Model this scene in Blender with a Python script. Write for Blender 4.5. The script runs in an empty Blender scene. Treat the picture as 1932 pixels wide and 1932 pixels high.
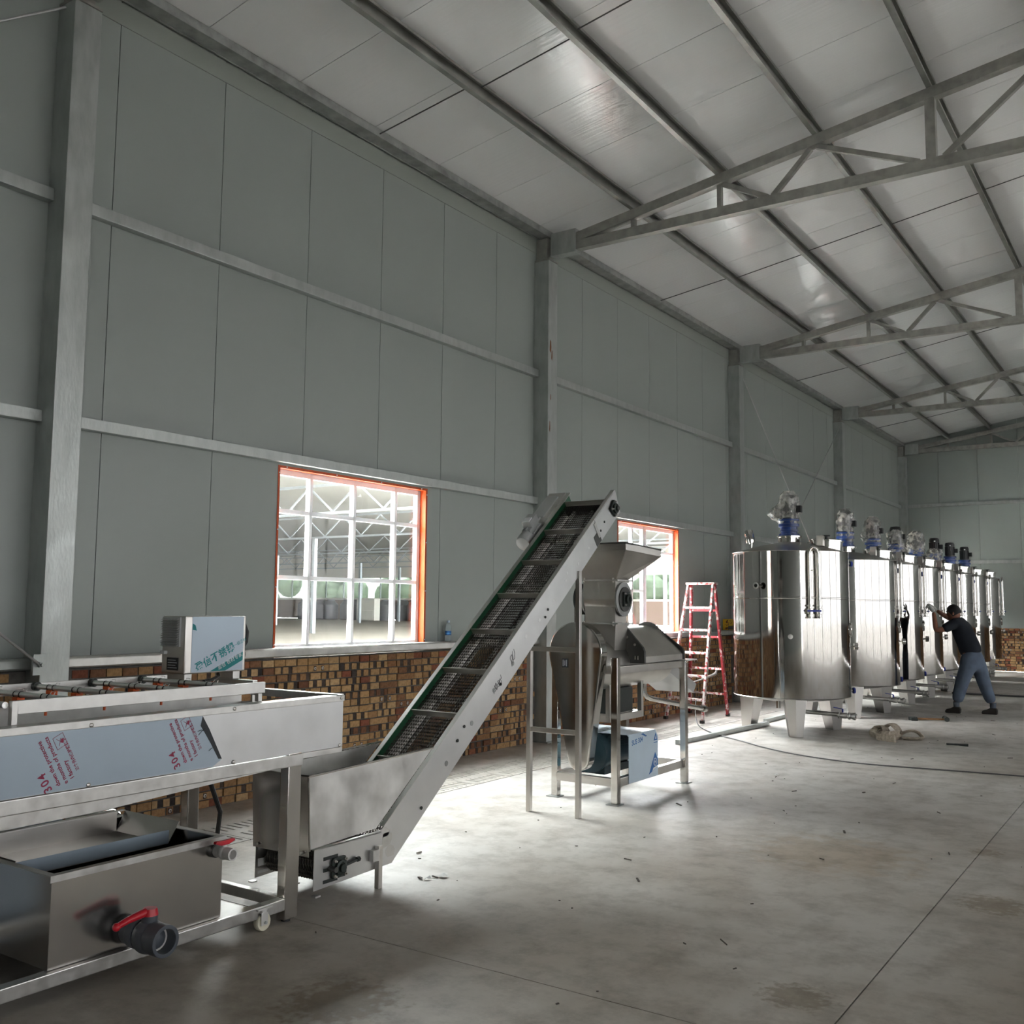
import bpy, bmesh, math, random
from mathutils import Vector, Matrix

random.seed(7)
SC = bpy.context.scene
COL = SC.collection

# ------------------------------------------------------------------ camera
F_PX, YAW, PITCH, ROLL = 1860.82, 0.5973, 0.0949, 0.0086
CAM = Vector((6.1915, 0.0, 1.5283))
_F = Vector((-math.sin(YAW) * math.cos(PITCH), math.cos(YAW) * math.cos(PITCH), math.sin(PITCH)))
_R = Vector((math.cos(YAW), math.sin(YAW), 0.0))
_U = _R.cross(_F)
_R2 = math.cos(ROLL) * _R + math.sin(ROLL) * _U
_U2 = -math.sin(ROLL) * _R + math.cos(ROLL) * _U
cd = bpy.data.cameras.new('camera')
cam = bpy.data.objects.new('camera', cd)
COL.objects.link(cam)
m = Matrix((_R2, _U2, -_F)).transposed().to_4x4()
m.translation = CAM
cam.matrix_world = m
cd.sensor_width = 36.0
cd.lens = F_PX / 1932.0 * 36.0
cd.clip_end = 400.0
SC.camera = cam

# ------------------------------------------------------------------ light
cy = SC.cycles
cy.max_bounces, cy.diffuse_bounces, cy.glossy_bounces, cy.transmission_bounces, cy.transparent_max_bounces = 5, 3, 3, 3, 8
cy.caustics_reflective = cy.caustics_refractive = False
cy.use_adaptive_sampling = True
cy.adaptive_threshold = 0.18
SC.view_settings.view_transform = 'Standard'
SC.view_settings.look = 'None'
SC.view_settings.gamma = 1.0
SC.view_settings.use_curve_mapping = False
SC.view_settings.exposure = 1.08

W = bpy.data.worlds.new('world')
SC.world = W
W.use_nodes = True
bg = W.node_tree.nodes['Background']
bg.inputs['Color'].default_value = (0.97, 0.985, 1.0, 1)
bg.inputs['Strength'].default_value = 36.0

def portal(name, loc, rot, sx, sy):
    d = bpy.data.lights.new(name, 'AREA')
    d.shape = 'RECTANGLE'
    d.size, d.size_y = sx, sy
    d.cycles.is_portal = True
    o = bpy.data.objects.new(name, d)
    COL.objects.link(o)
    o.location = loc
    o.rotation_euler = rot
    return o


BW = 19.5            # width of the building
Y_BACK, Y_END = -9.0, 27.64
COLY = [-2.47, 3.53, 9.53, 15.53, 21.55, 27.42]
OPEN_H = 5.2         # height of the open side, raised for even fill light
portal('open_side_daylight', (BW + 0.12, 9.3, OPEN_H / 2), (0, math.radians(90), 0), OPEN_H, 36.0)
for _y in (6.615, 12.555, 18.555, 24.555):
    portal('window_daylight', (-0.16, _y, 1.9), (0, math.radians(-90), 0), 1.54, 1.93)

# ------------------------------------------------------------------ materials
MATS = {}


def nodes(name):
    mt = bpy.data.materials.new(name)
    mt.use_nodes = True
    nt = mt.node_tree
    return mt, nt, nt.nodes['Principled BSDF']


def pm(name, col, rough=0.5, metal=0.0, var=0.0, vs=6.0, bump=0.0, bs=20.0, st=(1, 1, 1), spec=0.5, rvar=0.0,
       col2=None, coat=0.0, emit=None, thr=None):
    """one procedural surface: base colour with noise, noisy gloss, fine relief"""
    mt, nt, b = nodes(name)
    N, L = nt.nodes, nt.links
    b.inputs['Base Color'].default_value = (*col, 1)
    b.inputs['Roughness'].default_value = rough
    b.inputs['Metallic'].default_value = metal
    b.inputs['Specular IOR Level'].default_value = spec
    b.inputs['Coat Weight'].default_value = coat
    tc = N.new('ShaderNodeTexCoord')
    mp = N.new('ShaderNodeMapping')
    mp.inputs['Scale'].default_value = st
    L.new(tc.outputs['Object'], mp.inputs['Vector'])
    if var or rvar or col2:
        nz = N.new('ShaderNodeTexNoise')
        nz.inputs['Scale'].default_value = vs
        nz.inputs['Detail'].default_value = 3
        L.new(mp.outputs['Vector'], nz.inputs['Vector'])
        rp = N.new('ShaderNodeValToRGB')
        lo, hi = thr or (0.3, 0.7)
        rp.color_ramp.elements[0].position = lo
        rp.color_ramp.elements[1].position = hi
        c2 = col2 or tuple(min(1, c * (1 + var)) for c in col)
        c1 = col if col2 else tuple(c * (1 - var) for c in col)
        rp.color_ramp.elements[0].color = (*c1, 1)
        rp.color_ramp.elements[1].color = (*c2, 1)
        L.new(nz.outputs['Fac'], rp.inputs['Fac'])
        L.new(rp.outputs['Color'], b.inputs['Base Color'])
        if rvar:
            mr = N.new('ShaderNodeMapRange')
            mr.inputs['To Min'].default_value = max(0.02, rough - rvar)
            mr.inputs['To Max'].default_value = min(1, rough + rvar)
            mr.inputs['From Min'].default_value = 0.3
            mr.inputs['From Max'].default_value = 0.7
            L.new(nz.outputs['Fac'], mr.inputs['Value'])
            L.new(mr.outputs['Result'], b.inputs['Roughness'])
    if bump:
        n2 = N.new('ShaderNodeTexNoise')
        n2.inputs['Scale'].default_value = bs
        n2.inputs['Detail'].default_value = 1
        L.new(mp.outputs['Vector'], n2.inputs['Vector'])
        bp = N.new('ShaderNodeBump')
        bp.inputs['Strength'].default_value = bump
        bp.inputs['Distance'].default_value = 0.02
        L.new(n2.outputs['Fac'], bp.inputs['Height'])
        L.new(bp.outputs['Normal'], b.inputs['Normal'])
    if emit:
        b.inputs['Emission Color'].default_value = (*col, 1)
        b.inputs['Emission Strength'].default_value = emit
    MATS[name] = mt
    return mt


pm('galvanized', (0.46, 0.485, 0.47), 0.42, 0.65, var=0.12, vs=14, st=(1, 1, .35), rvar=0.1, bump=0.08, bs=60)
pm('galvanized_dark', (0.36, 0.37, 0.36), 0.45, 0.6, var=0.3, vs=7, rvar=0.12)
pm('purlin_steel', (0.36, 0.36, 0.335), 0.38, 0.8, var=0.2, vs=4, rvar=0.07)
pm('truss_steel', (0.37, 0.362, 0.335), 0.48, 0.5, var=0.18, vs=10, rvar=0.1)
pm('rod_steel', (0.12, 0.12, 0.12), 0.5, 0.6)
pm('rod_light', (0.5, 0.5, 0.5), 0.4, 0.8)
pm('stainless', (0.60, 0.575, 0.545), 0.325, 1.0, var=0.08, vs=5, rvar=0.035, bump=0.015, bs=3)
pm('chrome', (0.80, 0.79, 0.77), 0.30, 1.0)
pm('stainless_panel', (0.68, 0.68, 0.68), 0.30, 1.0, var=0.05, vs=5)
pm('stainless_mirror', (0.58, 0.55, 0.52), 0.19, 1.0, var=0.06, vs=4, bump=0.012, bs=2)
pm('stainless_dull', (0.62, 0.61, 0.59), 0.40, 0.9, var=0.16, vs=7, rvar=0.1, bump=0.02, bs=4)
pm('stainless_bright', (0.62, 0.60, 0.57), 0.10, 1.0, var=0.08, vs=3, rvar=0.04, bump=0.02, bs=2)
pm('stainless_brushed', (0.58, 0.57, 0.55), 0.34, 1.0, var=0.10, vs=20, st=(30, 1, 1), rvar=0.06)
pm('panel_white_steel', (0.63, 0.63, 0.63), 0.36, 0.75, var=0.06, vs=6, rvar=0.06)
pm('tank_steel', (0.47, 0.452, 0.43), 0.07, 1.0, bump=0.06, bs=1.6, st=(1.5, 1.5, .55))
pm('tank_leg_steel', (0.50, 0.485, 0.465), 0.28, 1.0, var=0.06, vs=3)
pm('dark_steel', (0.10, 0.10, 0.095), 0.4, 0.7, var=0.2)
pm('iron_black', (0.03, 0.035, 0.033), 0.4, 0.3)
pm('cast_green_black', (0.035, 0.045, 0.04), 0.45, 0.4)
pm('belt_wire', (0.11, 0.10, 0.088), 0.35, 1.0)
pm('green_plastic', (0.012, 0.10, 0.04), 0.4)
pm('rubber_black', (0.015, 0.015, 0.016), 0.5)
pm('orange_paint', (0.62, 0.085, 0.010), 0.4, var=0.06, vs=3)
pm('orange_plastic', (0.85, 0.13, 0.02), 0.4)
pm('red_plastic', (0.55, 0.012, 0.025), 0.35)
pm('grey_pvc', (0.075, 0.085, 0.10), 0.45)
pm('white_pvc', (0.75, 0.73, 0.70), 0.4)
pm('white_frame', (0.85, 0.86, 0.87), 0.4)
pm('blue_paint', (0.012, 0.045, 0.21), 0.3, var=0.1)
pm('blue_handle', (0.01, 0.03, 0.28), 0.4)
pm('motor_black', (0.012, 0.012, 0.014), 0.35)
pm('motor_grey', (0.55, 0.56, 0.56), 0.4, 0.2)
pm('motor_teal', (0.02, 0.05, 0.065), 0.45)
pm('film_blue', (0.40, 0.48, 0.56), 0.30, 0.25, var=0.05, vs=2)
pm('film_white', (0.55, 0.66, 0.76), 0.35, 0.1, var=0.04)
pm('film_adhesive', (0.02, 0.025, 0.03), 0.5)
pm('print_crimson', (0.30, 0.012, 0.06), 0.5)
pm('print_teal', (0.0, 0.24, 0.25), 0.5)
pm('print_blue', (0.02, 0.14, 0.42), 0.5)
pm('print_white', (0.75, 0.78, 0.80), 0.5)
pm('plate_black', (0.02, 0.02, 0.025), 0.4)
pm('mortar', (0.12, 0.11, 0.10), 0.95, var=0.3, vs=18)
pm('concrete_edge', (0.56, 0.53, 0.49), 0.85, var=0.12)
pm('groove_dark', (0.05, 0.048, 0.045), 0.95)
pm('wall_flash', (0.33, 0.36, 0.325), 0.42)
pm('ladder_red', (0.33, 0.025, 0.035), 0.5, col2=(0.70, 0.60, 0.58), vs=16, thr=(0.56, 0.62))
pm('ladder_white', (0.72, 0.64, 0.62), 0.55, col2=(0.40, 0.05, 0.05), vs=24, thr=(0.50, 0.58))
pm('canvas_strap', (0.42, 0.36, 0.29), 0.9, var=0.25, vs=40)
pm('wood_handle', (0.30, 0.15, 0.06), 0.6, var=0.2, vs=20)
pm('cable_grey', (0.10, 0.10, 0.10), 0.6)
pm('cable_light', (0.38, 0.36, 0.34), 0.6)
pm('yellow_card', (0.62, 0.40, 0.02), 0.6, col2=(0.12, 0.05, 0.02), vs=22, thr=(0.55, 0.62))
pm('skin', (0.30, 0.13, 0.08), 0.55)
pm('shirt_navy', (0.012, 0.016, 0.024), 0.9, var=0.25, vs=6, bump=0.15, bs=9)
pm('trousers_blue', (0.115, 0.15, 0.21), 0.9, var=0.15, vs=8, bump=0.25, bs=8)
pm('hair_black', (0.006, 0.006, 0.007), 0.6)
pm('shoe_dark', (0.02, 0.016, 0.013), 0.6)
pm('glove_white', (0.70, 0.68, 0.65), 0.9)
pm('sock_grey', (0.10, 0.12, 0.15), 0.9)
pm('paper_white', (0.75, 0.74, 0.72), 0.8)
pm('debris_brown', (0.10, 0.085, 0.07), 0.9)
pm('caster_wheel', (0.70, 0.66, 0.52), 0.5)
pm('drum_dark', (0.10, 0.10, 0.11), 0.5)
pm('hall_floor', (0.40, 0.36, 0.31), 0.75, var=0.08, vs=.2)
pm('hall_wall', (0.62, 0.60, 0.55), 0.8)
pm('hall_steel', (0.36, 0.39, 0.42), 0.5, 0.2)
pm('hall_brown', (0.20, 0.15, 0.12), 0.8)
pm('leaf_green', (0.30, 0.36, 0.28), 0.8, var=0.4, vs=1.4)
pm('outside_ground', (0.72, 0.70, 0.66), 0.9, var=0.08, vs=.4)
pm('white_cladding', (0.66, 0.66, 0.65), 0.6)
pm('rust', (0.20, 0.075, 0.025), 0.9, var=0.3, vs=40)
pm('white_label', (0.8, 0.8, 0.8), 0.5)


def brick_mat(name, cols, rough=0.9):
    mt, nt, b = nodes(name)
    N, L = nt.nodes, nt.links
    oi = N.new('ShaderNodeObjectInfo')
    ge = N.new('ShaderNodeNewGeometry')
    ad = N.new('ShaderNodeMath'); ad.operation = 'ADD'
    fr = N.new('ShaderNodeMath'); fr.operation = 'FRACT'
    L.new(oi.outputs['Random'], ad.inputs[0])
    L.new(ge.outputs['Random Per Island'], ad.inputs[1])
    L.new(ad.outputs[0], fr.inputs[0])
    rp = N.new('ShaderNodeValToRGB')
    rp.color_ramp.interpolation = 'LINEAR'
    el = rp.color_ramp.elements
    while len(el) < len(cols):
        el.new(0.5)
    for i, c in enumerate(cols):
        el[i].position = i / (len(cols) - 1)
        el[i].color = (*c, 1)
    L.new(fr.outputs[0], rp.inputs['Fac'])
    tc = N.new('ShaderNodeTexCoord')
    nz = N.new('ShaderNodeTexNoise')
    nz.inputs['Scale'].default_value = 45
    nz.inputs['Detail'].default_value = 4
    L.new(tc.outputs['Object'], nz.inputs['Vector'])
    mx = N.new('ShaderNodeMix'); mx.data_type = 'RGBA'; mx.blend_type = 'MULTIPLY'
    mx.inputs['Factor'].default_value = 0.55
    r2 = N.new('ShaderNodeValToRGB')
    r2.color_ramp.elements[0].position = 0.3
    r2.color_ramp.elements[0].color = (0.45, 0.42, 0.40, 1)
    r2.color_ramp.elements[1].position = 0.6
    r2.color_ramp.elements[1].color = (1, 1, 1, 1)
    L.new(nz.outputs['Fac'], r2.inputs['Fac'])
    L.new(rp.outputs['Color'], mx.inputs['A'])
    L.new(r2.outputs['Color'], mx.inputs['B'])
    L.new(mx.outputs['Result'], b.inputs['Base Color'])
    b.inputs['Roughness'].default_value = rough
    b.inputs['Specular IOR Level'].default_value = 0.2
    MATS[name] = mt


brick_mat('brick_tan', [(0.42, 0.25, 0.115), (0.52, 0.33, 0.165), (0.29, 0.145, 0.07), (0.48, 0.29, 0.135), (0.19, 0.085, 0.05), (0.40, 0.235, 0.11), (0.55, 0.37, 0.20)])
brick_mat('brick_dark', [(0.06, 0.045, 0.04), (0.11, 0.08, 0.065), (0.045, 0.04, 0.04)])
brick_mat('brick_pale', [(0.62, 0.57, 0.52), (0.50, 0.46, 0.43), (0.70, 0.66, 0.62)])
brick_mat('brick_red', [(0.30, 0.10, 0.055), (0.22, 0.08, 0.05), (0.36, 0.15, 0.08)])


def glass_mat():
    mt = bpy.data.materials.new('window_glass')
    mt.use_nodes = True
    nt = mt.node_tree
    nt.nodes.clear()
    N, L = nt.nodes, nt.links
    out = N.new('ShaderNodeOutputMaterial')
    tr = N.new('ShaderNodeBsdfTransparent'); tr.inputs['Color'].default_value = (0.80, 0.82, 0.81, 1)
    gl = N.new('ShaderNodeBsdfGlossy'); gl.inputs['Roughness'].default_value = 0.02
    df = N.new('ShaderNodeBsdfDiffuse'); df.inputs['Color'].default_value = (0.8, 0.8, 0.78, 1)
    lw = N.new('ShaderNodeLayerWeight'); lw.inputs['Blend'].default_value = 0.5
    p5 = N.new('ShaderNodeMath'); p5.operation = 'POWER'; p5.inputs[1].default_value = 4.0
    L.new(lw.outputs['Facing'], p5.inputs[0])
    fr = N.new('ShaderNodeMapRange'); fr.inputs['To Min'].default_value = 0.03; fr.inputs['To Max'].default_value = 0.6
    L.new(p5.outputs[0], fr.inputs['Value'])
    mx = N.new('ShaderNodeMixShader')
    m2 = N.new('ShaderNodeMixShader'); m2.inputs['Fac'].default_value = 0.004
    L.new(fr.outputs['Result'], mx.inputs['Fac'])
    L.new(tr.outputs['BSDF'], mx.inputs[1]); L.new(gl.outputs['BSDF'], mx.inputs[2])
    L.new(mx.outputs['Shader'], m2.inputs[1]); L.new(df.outputs['BSDF'], m2.inputs[2])
    L.new(m2.outputs['Shader'], out.inputs['Surface'])
    MATS['window_glass'] = mt


def tint_mat(name, col):
    mt = bpy.data.materials.new(name)
    mt.use_nodes = True
    nt = mt.node_tree
    nt.nodes.clear()
    N, L = nt.nodes, nt.links
    out = N.new('ShaderNodeOutputMaterial')
    tr = N.new('ShaderNodeBsdfTransparent'); tr.inputs['Color'].default_value = (*col, 1)
    L.new(tr.outputs['BSDF'], out.inputs['Surface'])
    MATS[name] = mt


def upvc_mat():
    mt = bpy.data.materials.new('white_upvc')
    mt.use_nodes = True
    nt = mt.node_tree
    nt.nodes.clear()
    N, L = nt.nodes, nt.links
    out = N.new('ShaderNodeOutputMaterial')
    tl = N.new('ShaderNodeBsdfTranslucent'); tl.inputs['Color'].default_value = (0.9, 0.9, 0.9, 1)
    pb = N.new('ShaderNodeBsdfPrincipled'); pb.inputs['Base Color'].default_value = (0.85, 0.86, 0.87, 1); pb.inputs['Roughness'].default_value = 0.35
    mx = N.new('ShaderNodeMixShader'); mx.inputs['Fac'].default_value = 0.10
    L.new(pb.outputs['BSDF'], mx.inputs[1]); L.new(tl.outputs['BSDF'], mx.inputs[2])
    L.new(mx.outputs['Shader'], out.inputs['Surface'])
    MATS['white_upvc'] = mt


def wrap_mat():
    mt = bpy.data.materials.new('plastic_wrap')
    mt.use_nodes = True
    nt = mt.node_tree
    nt.nodes.clear()
    N, L = nt.nodes, nt.links
    out = N.new('ShaderNodeOutputMaterial')
    tr = N.new('ShaderNodeBsdfTransparent'); tr.inputs['Color'].default_value = (0.93, 0.93, 0.93, 1)
    gl = N.new('ShaderNodeBsdfGlossy'); gl.inputs['Roughness'].default_value = 0.22
    df = N.new('ShaderNodeBsdfDiffuse'); df.inputs['Color'].default_value = (0.75, 0.73, 0.68, 1)
    tc = N.new('ShaderNodeTexCoord')
    nz = N.new('ShaderNodeTexNoise'); nz.inputs['Scale'].default_value = 13; nz.inputs['Detail'].default_value = 5
    L.new(tc.outputs['Object'], nz.inputs['Vector'])
    bp = N.new('ShaderNodeBump'); bp.inputs['Strength'].default_value = 0.9; bp.inputs['Distance'].default_value = 0.03
    L.new(nz.outputs['Fac'], bp.inputs['Height'])
    L.new(bp.outputs['Normal'], gl.inputs['Normal'])
    rp = N.new('ShaderNodeValToRGB')
    rp.color_ramp.elements[0].position = 0.42; rp.color_ramp.elements[0].color = (0.10, 0.10, 0.10, 1)
    rp.color_ramp.elements[1].position = 0.68; rp.color_ramp.elements[1].color = (0.66, 0.66, 0.66, 1)
    L.new(nz.outputs['Fac'], rp.inputs['Fac'])
    m1 = N.new('ShaderNodeMixShader'); m1.inputs['Fac'].default_value = 0.16
    m2 = N.new('ShaderNodeMixShader')
    L.new(tr.outputs['BSDF'], m1.inputs[1]); L.new(gl.outputs['BSDF'], m1.inputs[2])
    L.new(rp.outputs['Color'], m2.inputs['Fac'])
    L.new(m1.outputs['Shader'], m2.inputs[1]); L.new(df.outputs['BSDF'], m2.inputs[2])
    L.new(m2.outputs['Shader'], out.inputs['Surface'])
    MATS['plastic_wrap'] = mt


def bottle_mat():
    mt, nt, b = nodes('bottle_plastic')
    b.inputs['Base Color'].default_value = (0.80, 0.88, 0.92, 1)
    b.inputs['Roughness'].default_value = 0.08
    b.inputs['Transmission Weight'].default_value = 0.85
    b.inputs['IOR'].default_value = 1.25
    MATS['bottle_plastic'] = mt


def skylight_mat(name, opaque):
    mt = bpy.data.materials.new(name)
    mt.use_nodes = True
    nt = mt.node_tree
    nt.nodes.clear()
    N, L = nt.nodes, nt.links
    out = N.new('ShaderNodeOutputMaterial')
    tl = N.new('ShaderNodeBsdfTranslucent'); tl.inputs['Color'].default_value = (0.80, 0.79, 0.75, 1)
    df = N.new('ShaderNodeBsdfDiffuse'); df.inputs['Color'].default_value = (0.36, 0.36, 0.35, 1)
    mx = N.new('ShaderNodeMixShader'); mx.inputs['Fac'].default_value = opaque
    L.new(tl.outputs['BSDF'], mx.inputs[1]); L.new(df.outputs['BSDF'], mx.inputs[2])
    L.new(mx.outputs['Shader'], out.inputs['Surface'])
    MATS[name] = mt


def floor_mat():
    mt, nt, b = nodes('concrete_floor')
    N, L = nt.nodes, nt.links
    tc = N.new('ShaderNodeTexCoord')
    n1 = N.new('ShaderNodeTexNoise'); n1.inputs['Scale'].default_value = 0.55; n1.inputs['Detail'].default_value = 8; n1.inputs['Roughness'].default_value = 0.65
    n2 = N.new('ShaderNodeTexNoise'); n2.inputs['Scale'].default_value = 5; n2.inputs['Detail'].default_value = 8; n2.inputs['Roughness'].default_value = 0.7
    n3 = N.new('ShaderNodeTexNoise'); n3.inputs['Scale'].default_value = 0.33; n3.inputs['Detail'].default_value = 4
    mp = N.new('ShaderNodeMapping'); mp.inputs['Rotation'].default_value = (0, 0, 0.6); mp.inputs['Scale'].default_value = (1, .35, 1); mp.inputs['Location'].default_value = (3.1, 1.7, 0)
    L.new(tc.outputs['Object'], n1.inputs['Vector'])
    L.new(tc.outputs['Object'], mp.inputs['Vector'])
    L.new(tc.outputs['Object'], n2.inputs['Vector'])
    L.new(mp.outputs['Vector'], n3.inputs['Vector'])
    r1 = N.new('ShaderNodeValToRGB')
    r1.color_ramp.elements[0].position = 0.33; r1.color_ramp.elements[0].color = (0.48, 0.435, 0.385, 1)
    r1.color_ramp.elements[1].position = 0.62; r1.color_ramp.elements[1].color = (0.73, 0.70, 0.665, 1)
    L.new(n1.outputs['Fac'], r1.inputs['Fac'])
    r2 = N.new('ShaderNodeValToRGB')
    r2.color_ramp.elements[0].position = 0.30; r2.color_ramp.elements[0].color = (0.66, 0.645, 0.62, 1)
    r2.color_ramp.elements[1].position = 0.55; r2.color_ramp.elements[1].color = (1, 1, 1, 1)
    L.new(n2.outputs['Fac'], r2.inputs['Fac'])
    m1 = N.new('ShaderNodeMix'); m1.data_type = 'RGBA'; m1.blend_type = 'MULTIPLY'; m1.inputs['Factor'].default_value = 1
    L.new(r1.outputs['Color'], m1.inputs['A']); L.new(r2.outputs['Color'], m1.inputs['B'])
    # damp brown stains
    r3 = N.new('ShaderNodeValToRGB')
    r3.color_ramp.elements[0].position = 0.60; r3.color_ramp.elements[0].color = (1, 1, 1, 1)
    r3.color_ramp.elements[1].position = 0.72; r3.color_ramp.elements[1].color = (0.60, 0.55, 0.48, 1)
    L.new(n3.outputs['Fac'], r3.inputs['Fac'])
    m2 = N.new('ShaderNodeMix'); m2.data_type = 'RGBA'; m2.blend_type = 'MULTIPLY'; m2.inputs['Factor'].default_value = 1
    L.new(m1.outputs['Result'], m2.inputs['A']); L.new(r3.outputs['Color'], m2.inputs['B'])
    # trodden brown dirt over the middle of the hall
    sp = N.new('ShaderNodeNewGeometry')
    vd = N.new('ShaderNodeVectorMath'); vd.operation = 'DISTANCE'; vd.inputs[1].default_value = (5.2, 1.5, 0)
    L.new(sp.outputs['Position'], vd.inputs[0])
    ma = N.new('ShaderNodeMath'); ma.operation = 'MULTIPLY_ADD'; ma.inputs[1].default_value = 5.0; 
    L.new(n1.outputs['Fac'], ma.inputs[0]); L.new(vd.outputs['Value'], ma.inputs[2])
    r4 = N.new('ShaderNodeMapRange'); r4.inputs['From Min'].default_value = 4.0; r4.inputs['From Max'].default_value = 8.5; r4.inputs['To Min'].default_value = 1.0; r4.inputs['To Max'].default_value = 0.0
    L.new(ma.outputs[0], r4.inputs['Value'])
    m3 = N.new('ShaderNodeMix'); m3.data_type = 'RGBA'; m3.blend_type = 'MULTIPLY'
    m3.inputs['B'].default_value = (0.80, 0.76, 0.70, 1)
    L.new(r4.outputs['Result'], m3.inputs['Factor'])
    L.new(m2.outputs['Result'], m3.inputs['A'])
    last = m3.outputs['Result']
    for (cx, cy_, rad, sc, dk) in ((3.42, 2.92, .22, 20, .66), (5.30, 5.8, .17, 26, .70), (4.85, 4.0, .14, 26, .66), (5.08, 7.0, .10, 30, .75), (4.3, 6.4, .5, 9, .90)):
        v2 = N.new('ShaderNodeVectorMath'); v2.operation = 'DISTANCE'; v2.inputs[1].default_value = (cx, cy_, 0)
        L.new(sp.outputs['Position'], v2.inputs[0])
        nn = N.new('ShaderNodeTexNoise'); nn.inputs['Scale'].default_value = sc; nn.inputs['Detail'].default_value = 3
        L.new(sp.outputs['Position'], nn.inputs['Vector'])
        m_ = N.new('ShaderNodeMath'); m_.operation = 'MULTIPLY_ADD'; m_.inputs[1].default_value = -2.2 * rad
        L.new(nn.outputs['Fac'], m_.inputs[0]); L.new(v2.outputs['Value'], m_.inputs[2])
        mr = N.new('ShaderNodeMapRange'); mr.inputs['From Min'].default_value = -.45 * rad; mr.inputs['From Max'].default_value = .0; mr.inputs['To Min'].default_value = 1; mr.inputs['To Max'].default_value = 0
        L.new(m_.outputs[0], mr.inputs['Value'])
        mm = N.new('ShaderNodeMix'); mm.data_type = 'RGBA'; mm.blend_type = 'MULTIPLY'; mm.inputs['B'].default_value = (dk, dk * .93, dk * .84, 1)
        L.new(mr.outputs['Result'], mm.inputs['Factor']); L.new(last, mm.inputs['A'])
        last = mm.outputs['Result']
    L.new(last, b.inputs['Base Color'])
    b.inputs['Roughness'].default_value = 0.55
    b.inputs['Specular IOR Level'].default_value = 0.35
    bp = N.new('ShaderNodeBump'); bp.inputs['Strength'].default_value = 0.12; bp.inputs['Distance'].default_value = 0.01
    L.new(n2.outputs['Fac'], bp.inputs['Height']); L.new(bp.outputs['Normal'], b.inputs['Normal'])
    MATS['concrete_floor'] = mt


def wall_panel_mat(name, col, rough, period, strength, axis='Y', streak=0.0):
    """coated sheet steel with fine ribs pressed along the panel"""
    mt, nt, b = nodes(name)
    N, L = nt.nodes, nt.links
    b.inputs['Base Color'].default_value = (*col, 1)
    b.inputs['Roughness'].default_value = rough
    b.inputs['Specular IOR Level'].default_value = 0.5
    ge = N.new('ShaderNodeNewGeometry')
    sp = N.new('ShaderNodeSeparateXYZ')
    L.new(ge.outputs['Position'], sp.inputs['Vector'])
    mu = N.new('ShaderNodeMath'); mu.operation = 'MULTIPLY'; mu.inputs[1].default_value = 2 * math.pi / period
    L.new(sp.outputs[axis], mu.inputs[0])
    sn = N.new('ShaderNodeMath'); sn.operation = 'SINE'
    L.new(mu.outputs[0], sn.inputs[0])
    pw = N.new('ShaderNodeMath'); pw.operation = 'GREATER_THAN'; pw.inputs[1].default_value = 0.97
    L.new(sn.outputs[0], pw.inputs[0])
    nz = N.new('ShaderNodeTexNoise'); nz.inputs['Scale'].default_value = 1.3; nz.inputs['Detail'].default_value = 2
    mp = N.new('ShaderNodeMapping')
    mp.inputs['Scale'].default_value = (1, 3, .4) if axis == 'Y' and not streak else (1.2, 22, 1)
    L.new(ge.outputs['Position'], mp.inputs['Vector'])
    L.new(mp.outputs['Vector'], nz.inputs['Vector'])
    ad = N.new('ShaderNodeMath'); ad.operation = 'MULTIPLY_ADD'; ad.inputs[1].default_value = 0.25
    L.new(pw.outputs[0], ad.inputs[0])
    L.new(nz.outputs['Fac'], ad.inputs[2])
    bp = N.new('ShaderNodeBump'); bp.inputs['Strength'].default_value = strength; bp.inputs['Distance'].default_value = 0.01
    L.new(ad.outputs[0], bp.inputs['Height'])
    L.new(bp.outputs['Normal'], b.inputs['Normal'])
    MATS[name] = mt


glass_mat(); tint_mat('dimming_glazing', (0.20, 0.21, 0.20)); tint_mat('side_dimming_glazing', (0.192, 0.192, 0.192)); upvc_mat(); wrap_mat(); bottle_mat(); skylight_mat('translucent_sheet', 0.966); floor_mat()
wall_panel_mat('wall_panel', (0.338, 0.372, 0.350), 0.36, 0.108, 0.10)
wall_panel_mat('roof_panel', (0.915, 0.925, 0.925), 0.16, 0.95, 0.22, streak=1.0)

# ------------------------------------------------------------------ geometry helpers
ORG = {}


def frame_of(d, up=None):
    d = d.normalized()
    up = Vector(up) if up else (Vector((0, 0, 1)) if abs(d.z) < 0.95 else Vector((1, 0, 0)))
    a = up.cross(d)
    if a.length < 1e-6:
        a = Vector((1, 0, 0)).cross(d)
    a.normalize()
    return a, d.cross(a).normalized()


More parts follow.
